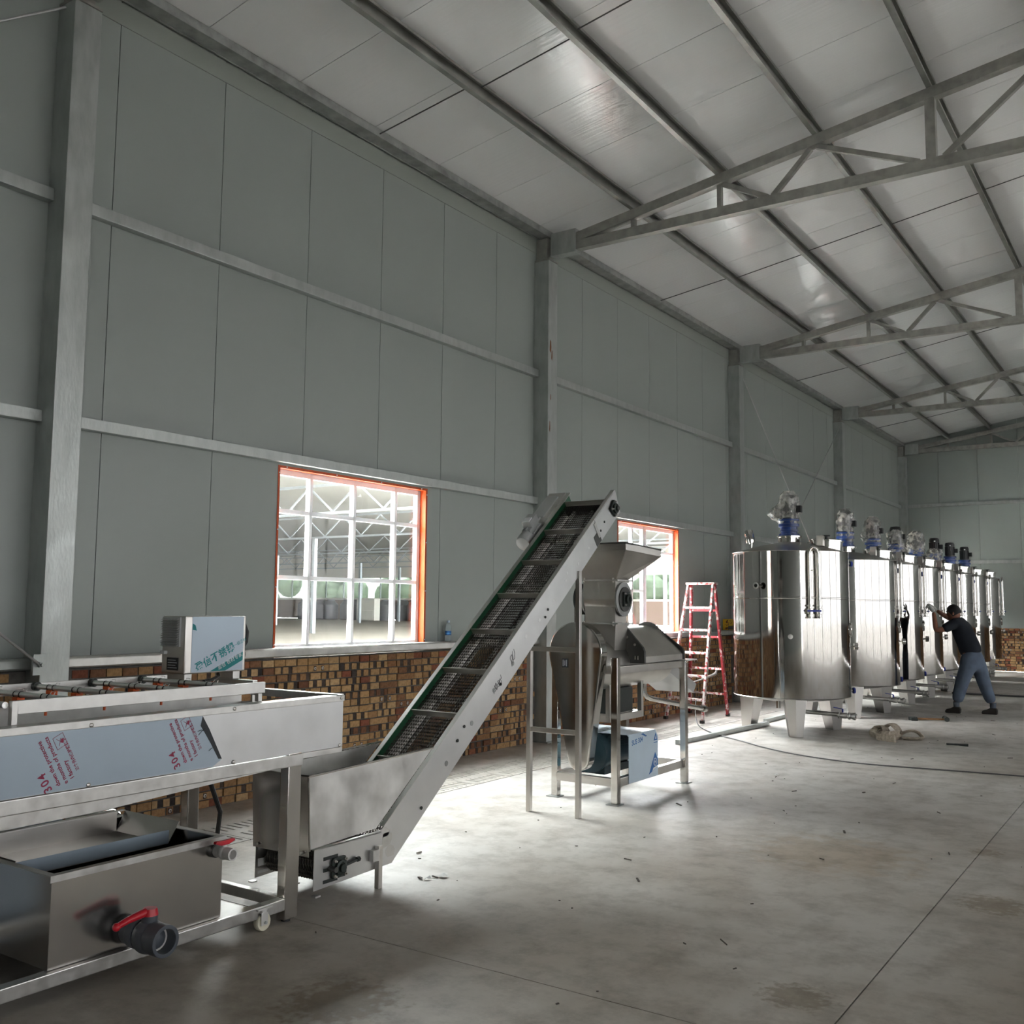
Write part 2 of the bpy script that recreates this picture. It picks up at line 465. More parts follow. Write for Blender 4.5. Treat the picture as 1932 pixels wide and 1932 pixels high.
class MB:
    def __init__(s):
        s.v, s.f, s.m = [], [], []

    def add(s, vs, fs, mi=0):
        k = len(s.v)
        s.v += [tuple(p) for p in vs]
        s.f += [tuple(i + k for i in f) for f in fs]
        s.m += [mi] * len(fs)
        return s

    def hexa(s, p, mi=0):
        return s.add(p, [(0, 3, 2, 1), (4, 5, 6, 7), (0, 1, 5, 4), (1, 2, 6, 5), (2, 3, 7, 6), (3, 0, 4, 7)], mi)

    def box(s, x0, x1, y0, y1, z0, z1, mi=0):
        return s.hexa([(x0, y0, z0), (x1, y0, z0), (x1, y1, z0), (x0, y1, z0), (x0, y0, z1), (x1, y0, z1), (x1, y1, z1), (x0, y1, z1)], mi)

    def cbox(s, c, d, mi=0):
        return s.box(c[0] - d[0] / 2, c[0] + d[0] / 2, c[1] - d[1] / 2, c[1] + d[1] / 2, c[2] - d[2] / 2, c[2] + d[2] / 2, mi)

    def bar(s, p, q, w, h, up=None, mi=0):
        p, q = Vector(p), Vector(q)
        a, b = frame_of(q - p, up)
        a, b = a * w / 2, b * h / 2
        return s.hexa([p - a - b, p + a - b, p + a + b, p - a + b, q - a - b, q + a - b, q + a + b, q - a + b], mi)

    def cyl(s, p, q, r, r2=None, n=20, caps=True, mi=0):
        p, q = Vector(p), Vector(q)
        r2 = r if r2 is None else r2
        a, b = frame_of(q - p)
        vs = []
        for c, rr in ((p, r), (q, r2)):
            for i in range(n):
                t = 2 * math.pi * i / n
                vs.append(c + a * (rr * math.cos(t)) + b * (rr * math.sin(t)))
        fs = [(i, (i + 1) % n, n + (i + 1) % n, n + i) for i in range(n)]
        if caps:
            fs += [tuple(range(n - 1, -1, -1)), tuple(range(n, 2 * n))]
        return s.add(vs, fs, mi)

    def pipe(s, p, q, r, ri, n=20, mi=0):
        """hollow cylinder"""
        p, q = Vector(p), Vector(q)
        a, b = frame_of(q - p)
        vs = []
        for c, rr in ((p, r), (q, r), (q, ri), (p, ri)):
            for i in range(n):
                t = 2 * math.pi * i / n
                vs.append(c + a * (rr * math.cos(t)) + b * (rr * math.sin(t)))
        fs = []
        for k in range(4):
            l = (k + 1) % 4
            fs += [(k * n + i, k * n + (i + 1) % n, l * n + (i + 1) % n, l * n + i) for i in range(n)]
        return s.add(vs, fs, mi)

    def tube(s, pts, r, n=10, mi=0, closed=False, flat=None, caps=True):
        P = [Vector(p) for p in pts]
        K = len(P)
        rs = r if isinstance(r, (list, tuple)) else [r] * K
        vs, prev = [], None
        for i in range(K):
            if closed:
                d = P[(i + 1) % K] - P[i - 1]
            else:
                d = P[min(i + 1, K - 1)] - P[max(i - 1, 0)]
            d.normalize()
            if prev is None:
                a, b = frame_of(d)
            else:
                a = prev - d * prev.dot(d)
                a.normalize()
                b = d.cross(a)
            prev = a
            for j in range(n):
                t = 2 * math.pi * (j + 0.5 * (n == 4)) / n
                fl = flat or 1.0
                vs.append(P[i] + a * (rs[i] * math.cos(t)) + b * (rs[i] * fl * math.sin(t)))
        fs = []
        for i in range(K if closed else K - 1):
            k, l = i * n, ((i + 1) % K) * n
            fs += [(k + j, k + (j + 1) % n, l + (j + 1) % n, l + j) for j in range(n)]
        if caps and not closed:
            fs += [tuple(range(n - 1, -1, -1)), tuple((K - 1) * n + j for j in range(n))]
        return s.add(vs, fs, mi)

    def lathe(s, prof, c=(0, 0, 0), axis=(0, 0, 1), n=32, mi=0, close=False):
        c = Vector(c)
        d = Vector(axis).normalized()
        a, b = frame_of(d)
        vs, fs = [], []
        for r, h in prof:
            for i in range(n):
                t = 2 * math.pi * i / n
                vs.append(c + d * h + a * (r * math.cos(t)) + b * (r * math.sin(t)))
        K = len(prof)
        for k in range(K if close else K - 1):
            l = (k + 1) % K
            fs += [(k * n + i, k * n + (i + 1) % n, l * n + (i + 1) % n, l * n + i) for i in range(n)]
        if not close:
            if prof[0][0] > 1e-6:
                fs.append(tuple(range(n - 1, -1, -1)))
            if prof[-1][0] > 1e-6:
                fs.append(tuple((K - 1) * n + i for i in range(n)))
        return s.add(vs, fs, mi)

    def prism(s, poly, axis, lo, hi, mi=0):
        """polygon extruded along a world axis; x:(y,z)  y:(x,z)  z:(x,y)"""
        def P(a, b, t):
            return {'x': (t, a, b), 'y': (a, t, b), 'z': (a, b, t)}[axis]
        n = len(poly)
        vs = [P(a, b, lo) for a, b in poly] + [P(a, b, hi) for a, b in poly]
        fs = [(i, (i + 1) % n, n + (i + 1) % n, n + i) for i in range(n)]
        fs += [tuple(range(n - 1, -1, -1)), tuple(range(n, 2 * n))]
        return s.add(vs, fs, mi)

    def ball(s, c, r, sc=(1, 1, 1), n=16, k=10, mi=0):
        vs, fs = [], []
        for i in range(k + 1):
            t = math.pi * i / k
            for j in range(n):
                u = 2 * math.pi * j / n
                vs.append((c[0] + r * sc[0] * math.sin(t) * math.cos(u), c[1] + r * sc[1] * math.sin(t) * math.sin(u), c[2] + r * sc[2] * math.cos(t)))
        for i in range(k):
            fs += [(i * n + j, i * n + (j + 1) % n, (i + 1) * n + (j + 1) % n, (i + 1) * n + j) for j in range(n)]
        return s.add(vs, fs, mi)

    def quad(s, a, b, c, d, mi=0):
        return s.add([a, b, c, d], [(0, 1, 2, 3)], mi)

    def sheet(s, pts, t, mi=0):
        """flat polygon (any plane) given thickness t along its normal"""
        P = [Vector(p) for p in pts]
        nrm = (P[1] - P[0]).cross(P[2] - P[0]).normalized() * t
        n = len(P)
        fs = [(i, (i + 1) % n, n + (i + 1) % n, n + i) for i in range(n)]
        fs += [tuple(range(n - 1, -1, -1)), tuple(range(n, 2 * n))]
        return s.add(P + [p + nrm for p in P], fs, mi)

    def mesh(s, name, mats, org=(0, 0, 0), bevel=0.0, smooth=35):
        me = bpy.data.meshes.new(name)
        o = Vector(org)
        me.from_pydata([Vector(p) - o for p in s.v], [], s.f)
        for mt in (mats if isinstance(mats, (list, tuple)) else [mats]):
            me.materials.append(MATS[mt])
        me.polygons.foreach_set('material_index', s.m)
        bm = bmesh.new()
        bm.from_mesh(me)
        bmesh.ops.remove_doubles(bm, verts=bm.verts, dist=1e-5)
        bmesh.ops.recalc_face_normals(bm, faces=bm.faces)
        nf = set()
        if bevel:
            es = [e for e in bm.edges if len(e.link_faces) == 2 and e.calc_face_angle(0) > 0.6]
            nf = set(bmesh.ops.bevel(bm, geom=es, offset=bevel, segments=2, profile=0.6, affect='EDGES', clamp_overlap=True)['faces'])
        if smooth:
            lim = math.radians(smooth)
            for f_ in bm.faces:
                f_.smooth = True
            for e in bm.edges:
                lf = e.link_faces
                if len(lf) != 2 or e.calc_face_angle(0) > lim or ((lf[0] in nf) != (lf[1] in nf)):
                    e.smooth = False
        bm.to_mesh(me)
        bm.free()
        me.update()
        return me

    def build(s, name, mats, parent=None, bevel=0.0, smooth=35, org=None):
        if org is None:
            if parent is not None:
                org = ORG[parent]
            else:
                xs = [p[0] for p in s.v]; ys = [p[1] for p in s.v]; zs = [p[2] for p in s.v]
                org = Vector(((min(xs) + max(xs)) / 2, (min(ys) + max(ys)) / 2, min(zs)))
        o = bpy.data.objects.new(name, s.mesh(name, mats, org, bevel, smooth))
        COL.objects.link(o)
        if parent is not None:
            o.parent = parent
            ORG[o] = ORG[parent]
        else:
            o.location = org
            ORG[o] = Vector(org)
        return o


def tag(o, label=None, cat=None, group=None, kind=None):
    if label: o['label'] = label
    if cat: o['category'] = cat
    if group: o['group'] = group
    if kind: o['kind'] = kind
    return o


def thing(name, label, cat, loc=(0, 0, 0), group=None, kind=None):
    o = bpy.data.objects.new(name, None)
    o.empty_display_size = 0.1
    COL.objects.link(o)
    o.location = loc
    ORG[o] = Vector(loc)
    return tag(o, label, cat, group, kind)


def link_mesh(name, me, parent, loc=(0, 0, 0), rot=None):
    o = bpy.data.objects.new(name, me)
    COL.objects.link(o)
    o.parent = parent
    o.location = loc
    if rot: o.rotation_euler = rot
    return o


def copy_tree(o, parent=None):
    c = o.copy()
    COL.objects.link(c)
    c.parent = parent
    for ch in list(o.children):
        copy_tree(ch, c)
    return c


def text_mesh(name, body, size, mat, parent, mtx, extrude=0.0006, bold=0.0, spacing=1.0):
    """flat lettering as a mesh; mtx maps the text plane to the world"""
    cu = bpy.data.curves.new(name, 'FONT')
    cu.body = body
    cu.size = size
    cu.extrude = extrude
    cu.offset = bold
    cu.space_character = spacing
    cu.resolution_u = 3
    to = bpy.data.objects.new(name + '_curve', cu)
    COL.objects.link(to)
    bpy.context.view_layer.update()
    dg = bpy.context.evaluated_depsgraph_get()
    me = bpy.data.meshes.new_from_object(to.evaluated_get(dg))
    bpy.data.objects.remove(to)
    bpy.data.curves.remove(cu)
    me.materials.clear()
    me.materials.append(MATS[mat])
    for p in me.polygons: p.material_index = 0
    me.transform(mtx)
    me.transform(Matrix.Translation(-ORG[parent]))
    o = bpy.data.objects.new(name, me)
    COL.objects.link(o)
    o.parent = parent
    ORG[o] = ORG[parent]
    return o


def plane_mtx(o, ux, uy):
    ux, uy = Vector(ux).normalized(), Vector(uy).normalized()
    mm = Matrix((ux, uy, ux.cross(uy))).transposed().to_4x4()
    mm.translation = Vector(o)
    return mm


def proj(P):
    d = Vector(P) - CAM
    z = d.dot(_F)
    return 966 + F_PX * d.dot(_R2) / z, 966 - F_PX * d.dot(_U2) / z


def roof_z(x):
    return 5.935 + 0.155 * (x if x <= BW / 2 else BW - x)


def arc(c, r, a0, a1, k):
    return [(c[0] + r * math.cos(math.radians(a0 + (a1 - a0) * i / k)), c[1] + r * math.sin(math.radians(a0 + (a1 - a0) * i / k))) for i in range(k + 1)]

# ================================================================== THE SETTING
# ---- floor: concrete slabs with saw cuts, a covered drain along the brick wall
fl = MB().box(0, BW, Y_BACK, Y_END, -0.25, -0.012).build('floor', 'groove_dark')
tag(fl, 'pale trowelled concrete floor of the hall with saw cuts', kind='structure')
XS = [(0.0, 0.6), (1.1, 5.05), (5.05, 10.1), (10.1, 15.0), (15.0, BW)]
YS = [Y_BACK, -2.47, 3.53, 9.53, 15.53, 21.53, Y_END]
for xa, xb in XS:
    for ya, yb in zip(YS, YS[1:]):
        MB().box(xa + .003 * (xa > 1.2), xb - .003 * (xb > 1.2 and xb < BW), ya + .003, yb - .003, -0.012, 0.0).build('floor_slab', 'concrete_floor', fl, smooth=0)
MB().box(0.6, 1.1, Y_BACK, 2.0, -0.012, 0.0).build('floor_slab', 'concrete_floor', fl, smooth=0)
cv = MB()
for xa, xb in ((.602, .64), (.80, .90), (1.06, 1.098)):
    cv.box(xa, xb, .004, .496, -0.0115, 0.004)
for r, (xa, xb) in enumerate(((.64, .80), (.90, 1.06))):
    y = .004
    ys = [.05 + .062 * i + .03 * r for i in range(8 - r)]
    for s_ in ys:
        cv.box(xa, xb, y, s_, -0.0115, 0.004)
        y = s_ + .02
    cv.box(xa, xb, y, .496, -0.0115, 0.004)
cme = cv.mesh('drain_cover', 'concrete_edge', smooth=0)
y = 2.0
while y < Y_END - .3:
    o = link_mesh('drain_cover', cme, fl, Vector((0, y, 0)) - ORG[fl])
    y += .5

# ---- brick dado
BX = 0.055


def brick_variants():
    out = {'h': [], 's': []}
    def seg(L, spec, h=.053):
        mb = MB()
        y = 0
        tot = sum(a for a, _ in spec)
        for a, k in spec:
            w = a / tot * L
            dx = -.004 if k == 1 else 0
            mb.box(-.06, dx, y, y + w, 0, h, k)
            if k == 2:
                mb.m[-6:] = [0] * 6
                mb.box(-.03, .0012, y + w * .2, y + w * .8, h * .12, h * .86, 1)
                mb.lathe([(h * .30, -.012), (h * .30, .003), (h * .16, .005)], (0, y + w * .52, h * .5), (1, .1, 0), 6, 2)
                mb.lathe([(h * .13, -.012), (h * .12, .006)], (0, y + w * .55, h * .5), (1, .1, 0), 5, 1)
            y += w
        return mb
    M4 = ['brick_tan', 'brick_dark', 'brick_pale', 'brick_red']
    for sp in ([(1, 0)], [(1, 0)], [(1, 0)], [(1, 3)], [(.5, 0), (.6, 0)], [(1, 0)]):
        out['h'].append(seg(.115, sp))
    for sp in ([(.05, 0), (.03, 1), (.06, 0), (.03, 1), (.05, 0)], [(.04, 0), (.045, 1), (.05, 0), (.045, 1), (.04, 0)],
               [(.05, 0), (.05, 2), (.04, 0), (.05, 2), (.05, 0)], [(.12, 3), (.12, 0)], [(.06, 0), (.025, 1), (.06, 0), (.045, 1), (.05, 0)],
               [(.05, 2), (.05, 1), (.05, 2), (.06, 0)], [(.06, 0), (.03, 1), (.05, 0), (.05, 1), (.04, 0)], [(.03, 1), (.05, 0), (.04, 1), (.06, 0), (.04, 1)], [(.06, 1), (.05, 0), (.035, 1), (.06, 0), (.03, 1)], [(.08, 0), (.04, 1), (.12, 0)],
               [(.1, 0), (.13, 0)]):
        out['s'].append(seg(.24, sp))
    return out, M4


BV, BM4 = brick_variants()
BME = {k: [mb.mesh('brick', BM4, smooth=0) for mb in v] for k, v in BV.items()}
ZC, NC = .0635, 17


def courses(a, b):
    """bricks of one bay as (kind, variant, start, course, push)"""
    res = []
    for c in range(NC):
        y = a + (-.12 if c % 2 else 0) + random.uniform(-.02, .02)
        hd = True
        while y < b - .03:
            L = .115 if hd else .24
            if y >= a and y + L <= b:
                k = 'h' if hd else 's'
                vi = random.randrange(len(BV[k]))
                if c == NC - 1: k, vi, L = 'h', random.choice((0, 1, 2, 3)), .115
                res.append((k, vi, y, c, random.uniform(-.008, .006)))
            y += L + .011
            hd = True if c == NC - 1 else not hd
    return res


def seen_brick(P):
    x, y = proj(P)
    if 465 < x < 760 and 1215 < y < 1420 and x < 720 + (1393 - y) * .70 and (x > 648 or y < 1302): return True
    if 0 < x < 306 and 1255 < y < 1292: return True
    if 285 < x < 484 and 1425 + (484 - x) * .2 < y < 1550: return True
    if 850 < x < 1002 and 1225 < y < 1432 and x > 870 + (1400 - y) * .72: return True
    return False


wl = MB()
for ya, yb in zip([-8.47] + COLY[:-1], COLY):
    wl.box(-.08, BX - .012, ya + .2, yb, 0, 1.085)
wl = wl.build('wall_left', 'mortar', smooth=0)
tag(wl, 'grey green sandwich panel wall on a rough brick base', kind='structure')
singles, field = [], []
for ya, yb in zip(COLY, COLY[1:]):
    for b in courses(ya + .21, yb - .01):
        k, vi, y, c, px = b
        P = Vector((BX, y + .06, c * ZC + .03))
        (singles if seen_brick(P) else field).append((b, (P - CAM).length))
singles.sort(key=lambda t: t[1])
field += singles[300:]
for (k, vi, y, c, px), _ in singles[:300]:
    link_mesh('brick', BME[k][vi], wl, Vector((BX + px, y, c * ZC + .004 + random.uniform(-.002, .002))) - ORG[wl])
fb = MB()
for (k, vi, y, c, px), _ in field:
    s = BV[k][vi]
    q = len(fb.v)
    fb.v += [(a + BX + px, b + y, d + c * ZC + .004) for a, b, d in s.v]
    fb.f += [tuple(i + q for i in f) for f in s.f]
    fb.m += s.m
tag(fb.build('brickwork', BM4, wl, smooth=0), kind='stuff')

# ---- sheet panels of the left wall, window openings cut out
WIN = [(5.65, 7.58), (11.61, 13.50), (17.61, 19.50), (23.61, 25.50)]
WZ0, WZ1 = 1.13, 2.665
PT = .10


def cut(a, b):
    """pieces of a panel y-range a..b around the windows: (y0,y1,z0,z1)"""
    ps = []
    ws = [(max(a, p), min(b, q)) for p, q in WIN if q > a and p < b]
    if not ws: return [(a, b, 1.06, 6.0)]
    p, q = ws[0]
    ps.append((a, b, WZ1, 6.0))
    if p > a + .01: ps.append((a, p, 1.06, WZ1))
    if q < b - .01: ps.append((q, b, 1.06, WZ1))
    return ps


k = -14
while 4.006 + .95 * k < Y_END:
    a = max(Y_BACK, 4.006 + .95 * k); b = min(Y_END, 4.006 + .95 * (k + 1))
    k += 1
    if b - a < .05: continue
    mb = MB()
    for y0, y1, z0, z1 in cut(a, b):
        mb.box(-PT, 0.0, y0 + (.003 if y0 == a else 0), y1 - (.003 if y1 == b else 0), z0, z1)
    mb.build('wall_panel', 'wall_panel', wl, smooth=0)
MB().box(-PT - .01, -PT, Y_BACK, WIN[0][0], 1.06, 6.0).box(-PT - .01, -PT, WIN[0][1], WIN[1][0], 1.06, 6.0).box(-PT - .01, -PT, WIN[1][1], WIN[2][0], 1.06, 6.0)\
    .box(-PT - .01, -PT, WIN[2][1], WIN[3][0], 1.06, 6.0).box(-PT - .01, -PT, WIN[3][1], Y_END, 1.06, 6.0).box(-PT - .01, -PT, Y_BACK, Y_END, WZ1, 6.0)\
    .box(-PT - .01, -PT, Y_BACK, Y_END, 0, 1.1).build('outer_skin', 'groove_dark', wl, smooth=0)

# ---- end wall
we = MB().box(.0, BW, Y_END + .03, Y_END + .12, 0, 1.05).build('wall_end', 'mortar', smooth=0)
tag(we, 'far gable wall of pale panels over a brick base', kind='structure')
k = 0
while .02 + .95 * k < BW:
    a, b = max(0, .02 + .95 * (k - 1)), min(BW, .02 + .95 * k)
    k += 1
    pts = [(a + .003, 1.06), (b - .003, 1.06), (b - .003, roof_z(b) + .03)]
    if a < BW / 2 < b: pts.append((BW / 2, roof_z(BW / 2) + .03))
    pts.append((a + .003, roof_z(a) + .03))
    MB().prism(pts, 'y', Y_END, Y_END + .1).build('wall_panel', 'wall_panel', we, smooth=0)
MB().prism([(0, 0), (BW, 0), (BW, roof_z(BW)), (BW / 2, roof_z(BW / 2)), (0, roof_z(0))], 'y', Y_END + .13, Y_END + .14).build('outer_skin', 'groove_dark', we, smooth=0)
fb = MB()
for k, vi, x, c, px in courses(.0, 9.0):
    s = BV[k][vi]
    q = len(fb.v)
    fb.v += [(x + b, Y_END - .02 - px - a, d + c * ZC + .004) for a, b, d in s.v]
    fb.f += [tuple(i + q for i in f) for f in s.f]
    fb.m += s.m
tag(fb.build('brickwork', BM4, we, smooth=0), kind='stuff')

# ---- back wall behind the photographer, and the open side
wb = MB().prism([(0, 0), (BW, 0), (BW, roof_z(BW)), (BW / 2, roof_z(BW / 2)), (0, roof_z(0))], 'y', Y_BACK - .1, Y_BACK).build('wall_back', 'wall_panel', smooth=0)
tag(wb, 'plain sheet panel gable wall at the near end', kind='structure')
wr = MB().box(BW - .02, BW + .08, Y_BACK, Y_END, OPEN_H, 6.0).build('wall_right', 'wall_panel', smooth=0)
tag(wr, 'panel wall above the dimming panes added on the unseen side', kind='structure')
for y in COLY:
    MB().box(BW - .25, BW - .05, y, y + .2, 0, 5.6).build('side_post', 'galvanized', wr, smooth=0)
for ya, yb in zip([Y_BACK] + COLY, COLY + [Y_END]):
    if yb - ya < .5: continue
    MB().box(BW + .02, BW + .03, ya + .1, yb + .1, 0, OPEN_H).build('dimming_pane', 'side_dimming_glazing', wr, smooth=0)  # panes added on the unseen side to cut the daylight
yy = Y_BACK + .5
while yy < Y_END:
    MB().box(BW - .02, BW + .04, yy - .035, yy + .035, 0, OPEN_H).build('mullion', 'galvanized_dark', wr, smooth=0)  # unseen bars added to draw lines in the tank reflections
    yy += 1.5
gr = MB().box(BW, BW + 70, -50, 80, -.3, -.02).build('ground_outside', 'outside_ground', smooth=0)
tag(gr, 'bare bright yard outside the added dimming panes', kind='structure')

# ---- roof sheets
ce = MB().prism([(-.12, roof_z(-.12) + .06), (BW / 2, roof_z(BW / 2) + .06), (BW + .12, roof_z(BW + .12) + .06), (BW + .12, roof_z(BW + .12) + .08), (BW / 2, roof_z(BW / 2) + .08), (-.12, roof_z(-.12) + .08)],
                'y', Y_BACK - .1, Y_END + .15).build('ceiling', 'galvanized_dark', smooth=0)
tag(ce, 'pitched roof lined with glossy pale sandwich panels', kind='structure')
k = -14
while 3.70 + .95 * k < Y_END:
    a = max(Y_BACK, 3.70 + .95 * k); b = min(Y_END, 3.70 + .95 * (k + 1))
    k += 1
    for xa, xb in ((-.1, BW / 2), (BW / 2, BW + .1)):
        MB().prism([(xa, roof_z(xa)), (xb, roof_z(xb)), (xb, roof_z(xb) + .05), (xa, roof_z(xa) + .05)], 'y', a + .003, b - .003).build('roof_panel', 'roof_panel', ce, smooth=0)

# ---- eave trim
tr = MB().box(.001, .008, Y_BACK, Y_END, 5.70, 5.865).build('trim_1', 'wall_flash', smooth=0)
tag(tr, 'folded sheet flashing under the eave of the panel wall', kind='structure')

# ================================================================== STEEL FRAME
CN = ['column behind the photographer', 'nearest', 'second', 'third', 'fourth', 'corner']
BAY = ['at the left edge before the nearest column', 'between the nearest and second columns', 'between the second and third columns',
       'between the third and fourth columns', 'between the fourth and corner columns']
CLAB = [None, 'tall galvanized box column, nearest, beside the spray washer', 'second galvanized box column, rust marked, behind the conveyor top',
        'third galvanized box column, between red ladder and first tank', 'fourth galvanized box column, behind the second tank motor',
        'last galvanized box column standing in the far corner']
for i, y in enumerate(COLY):
    if i == 0: continue
    t = thing('steel_column', CLAB[i], 'column', (.1, y + .1, 0), 'box columns along the panel wall')
    MB().box(.002, .2, y, y + .2, 0.012, 5.58).build('shaft', 'galvanized', t, bevel=.006)
    MB().box(-.0, .23, y - .02, y + .22, 0, .012).build('base_plate', 'galvanized_dark', t)
    MB().box(.01, .21, y + .0, y + .2, 5.581, 5.60).build('cap_plate', 'truss_steel', t)
    MB().box(.01, .16, y + .03, y + .17, 5.60, 5.86).build('stub', 'truss_steel', t)
    if i == 2:
        for (yy, zz, w_, h_) in ((y + .05, 4.55, .018, .16), (y + .08, 4.45, .012, .13), (y + .04, 3.6, .010, .14), (y + .06, 3.95, .008, .08)):
            MB().sheet([(.2003, yy - w_, zz - h_ * .3), (.2003, yy + w_ * .3, zz - h_ * .5), (.2003, yy + w_, zz - h_ * .1), (.2003, yy + w_ * .7, zz + h_ * .4), (.2003, yy - w_ * .4, zz + h_ * .5)], .0006).build('rust_patch', 'rust', t, smooth=0)
    if i == 1:
        MB().box(.205, .225, y - .06, y + .03, 1.07, 1.20).build('brace_plate', 'galvanized', t)
        MB().cyl((.226, y - .02, 1.135), (.25, y - .02, 1.135), .018, n=6).cyl((.25, y - .02, 1.135), (.27, y - .02, 1.135), .011, n=10).build('bolt', 'galvanized', t)

for i, (ya, yb) in enumerate(zip(COLY, COLY[1:])):
    ya += .2
    for z, h, nm, word in ((4.195, .085, 'wall_girt', 'upper'), (2.70, .08, 'wall_girt', 'window head')):
        mb = MB().prism([(.001, z), (.07, z), (.07, z + h), (.001, z + h)], 'y', ya, yb)
        tag(mb.build(nm, 'galvanized', bevel=.004), '%s galvanized wall rail %s' % (word, BAY[i]), 'wall rail', 'horizontal rails on the panel wall')
    mb = MB().prism([(.001, 1.095), (.095, 1.095), (.105, 1.105), (.105, 1.155), (.095, 1.168), (.001, 1.17)], 'y', ya, yb)
    tag(mb.build('sill_rail', 'galvanized' if i != 1 else 'stainless_dull', bevel=.004), 'sill height metal rail on the brick wall %s' % BAY[i], 'wall rail', 'sill rails on the brick base')
for z, w in ((4.22, 'upper'), (2.71, 'lower')):
    tag(MB().box(.2, BW - .3, Y_END - .07, Y_END - .001, z, z + .08).build('wall_girt', 'galvanized'), '%s rail across the far gable wall' % w, 'wall rail', 'rails on the gable wall')

# ---- trusses
TX = [1.264, 2.29, 3.29, 4.41, 5.48, 6.55, 7.60, 8.65]


def tct(x):                      # top of the top chord
    return roof_z(x) - .16


def truss(yc, label):
    t = thing('roof_truss', label, 'roof truss', (BW / 2, yc, 5.62), 'roof trusses on the columns')
    H = BW / 2
    MB().box(.3, BW - .3, yc - .05, yc + .05, 5.655, 5.765).build('bottom_chord', 'truss_steel', t, bevel=.006)
    for sx in (0, 1):
        f = (lambda x: x) if not sx else (lambda x: BW - x)
        MB().bar((f(.45), yc, tct(.45) - .055), (f(H), yc, tct(H) - .055), .10, .11).build('top_chord', 'truss_steel', t, bevel=.006)
        MB().box(min(f(.2), f(.54)), max(f(.2), f(.54)), yc - .062, yc + .062, 5.63, 5.905).build('node_plate', 'galvanized', t, bevel=.004)
        for x, w in ((1.264, .05), (2.29, .05), (4.41, .09), (6.55, .05), (8.65, .09)):
            MB().box(f(x) - w / 2, f(x) + w / 2, yc - w / 2, yc + w / 2, 5.765, tct(x) - .11).build('vertical_strut', 'truss_steel', t)
        for (xa, ta), (xb, tb) in (((2.33, 1), (2.82, 0)), ((2.87, 0), (3.27, 1)), ((3.33, 1), (4.30, 0)), ((4.52, 0), (5.44, 1)), ((5.52, 1), (6.48, 0)), ((6.62, 0), (7.56, 1)), ((7.64, 1), (8.55, 0))):
            za = tct(xa) - .115 if ta else 5.765
            zb = tct(xb) - .115 if tb else 5.765
            MB().bar((f(xa), yc, za), (f(xb), yc, zb), .05, .05).build('diagonal_strut', 'truss_steel', t)
    return t


TL = {1: 'roof truss over the nearest column, mostly above the picture', 2: 'nearest full roof truss in view, landing on the second column',
      3: 'middle roof truss landing on the third column', 4: 'small looking roof truss landing on the fourth column', 5: 'farthest roof truss, close against the far gable wall'}
for i in range(1, 6):
    truss(COLY[i] + .1 - (.02 if i == 5 else 0), TL[i])

# ---- purlins (C sections) and eave strut
ORD = ['lowest', 'second lowest', 'third lowest', 'fourth lowest', 'fifth lowest', 'sixth lowest', 'seventh lowest', 'eighth lowest', 'topmost']
PX = [1.264, 2.28, 3.32, 4.41, 5.48, 6.55, 7.60, 8.65, 9.55]
for side in (0, 1):
    for i, x in enumerate(PX):
        z = roof_z(x)
        X = x if not side else BW - x
        s = 1 if not side else -1
        pr = [(-.025, 0), (.025, 0), (.025, .025), (.021, .025), (.021, .004), (-.021, .004), (-.021, .136), (.021, .136), (.021, .115), (.025, .115), (.025, .14), (-.025, .14)]
        pr = [(X + s * a, z - .158 + .012 * s * 0 + b) for a, b in pr]
        o = MB().prism(pr, 'y', Y_BACK, Y_END - .01).build('purlin', 'purlin_steel', smooth=0)
        tag(o, '%s C section purlin above the %s roof slope' % (ORD[i], 'panel wall' if not side else 'open side'), 'purlin', 'purlins under the roof sheets')
tag(MB().prism([(.035, 5.878), (.17, 5.878), (.17, 5.955), (.035, 5.938)], 'y', Y_BACK, Y_END - .01).box(.02, .036, Y_BACK, Y_END - .01, 5.872, 5.90).build('eave_strut', 'galvanized_dark', smooth=0),
    'long eave strut where the panel wall meets the roof', 'eave strut')

# ---- thin sag rods across the purlins
for yb, nm in ((6.62, 'nearest'), (12.62, 'second'), (18.62, 'third'), (24.6, 'farthest')):
    t = thing('sag_rod_line', '%s line of thin sag rods tying the purlins' % nm, 'tie rod', (2, yb, 5.9), 'sag rods under the roof')
    xs = [.12] + PX
    for j in range(len(xs) - 1):
        yy = yb + (.05 if j % 2 else -.02)
        MB().tube([(xs[j] + (.028 if j else .052), yy, roof_z(xs[j]) - (.07 if j else .045)), (xs[j + 1] - .028, yy, roof_z(xs[j + 1]) - .07)], .006, 6).build('rod', 'rod_steel', t)

# ---- wall cross bracing
for (ya, za, yb, zb, lab) in ((15.78, 5.50, 21.5, 1.25, 'diagonal wall brace rod falling from the third column, behind tanks'), (21.52, 5.45, 15.8, 1.25, 'diagonal wall brace rod falling from the fourth column, behind tanks'),
                              (3.50, 5.52, -2.3, 1.2, 'diagonal brace rod rising to the top of the nearest column'), (3.505, 1.135, -2.3, 5.5, 'diagonal brace rod bolted low on the nearest column')):
    x = .135 if lab.find('third') > 0 or lab.find('top') > 0 else .155
    if 'low' in lab: x = .24
    tag(MB().tube([(x, ya, za), (x, yb, zb)], .009, 8).build('brace_rod', 'rod_light'), lab, 'brace rod', 'cross bracing rods')

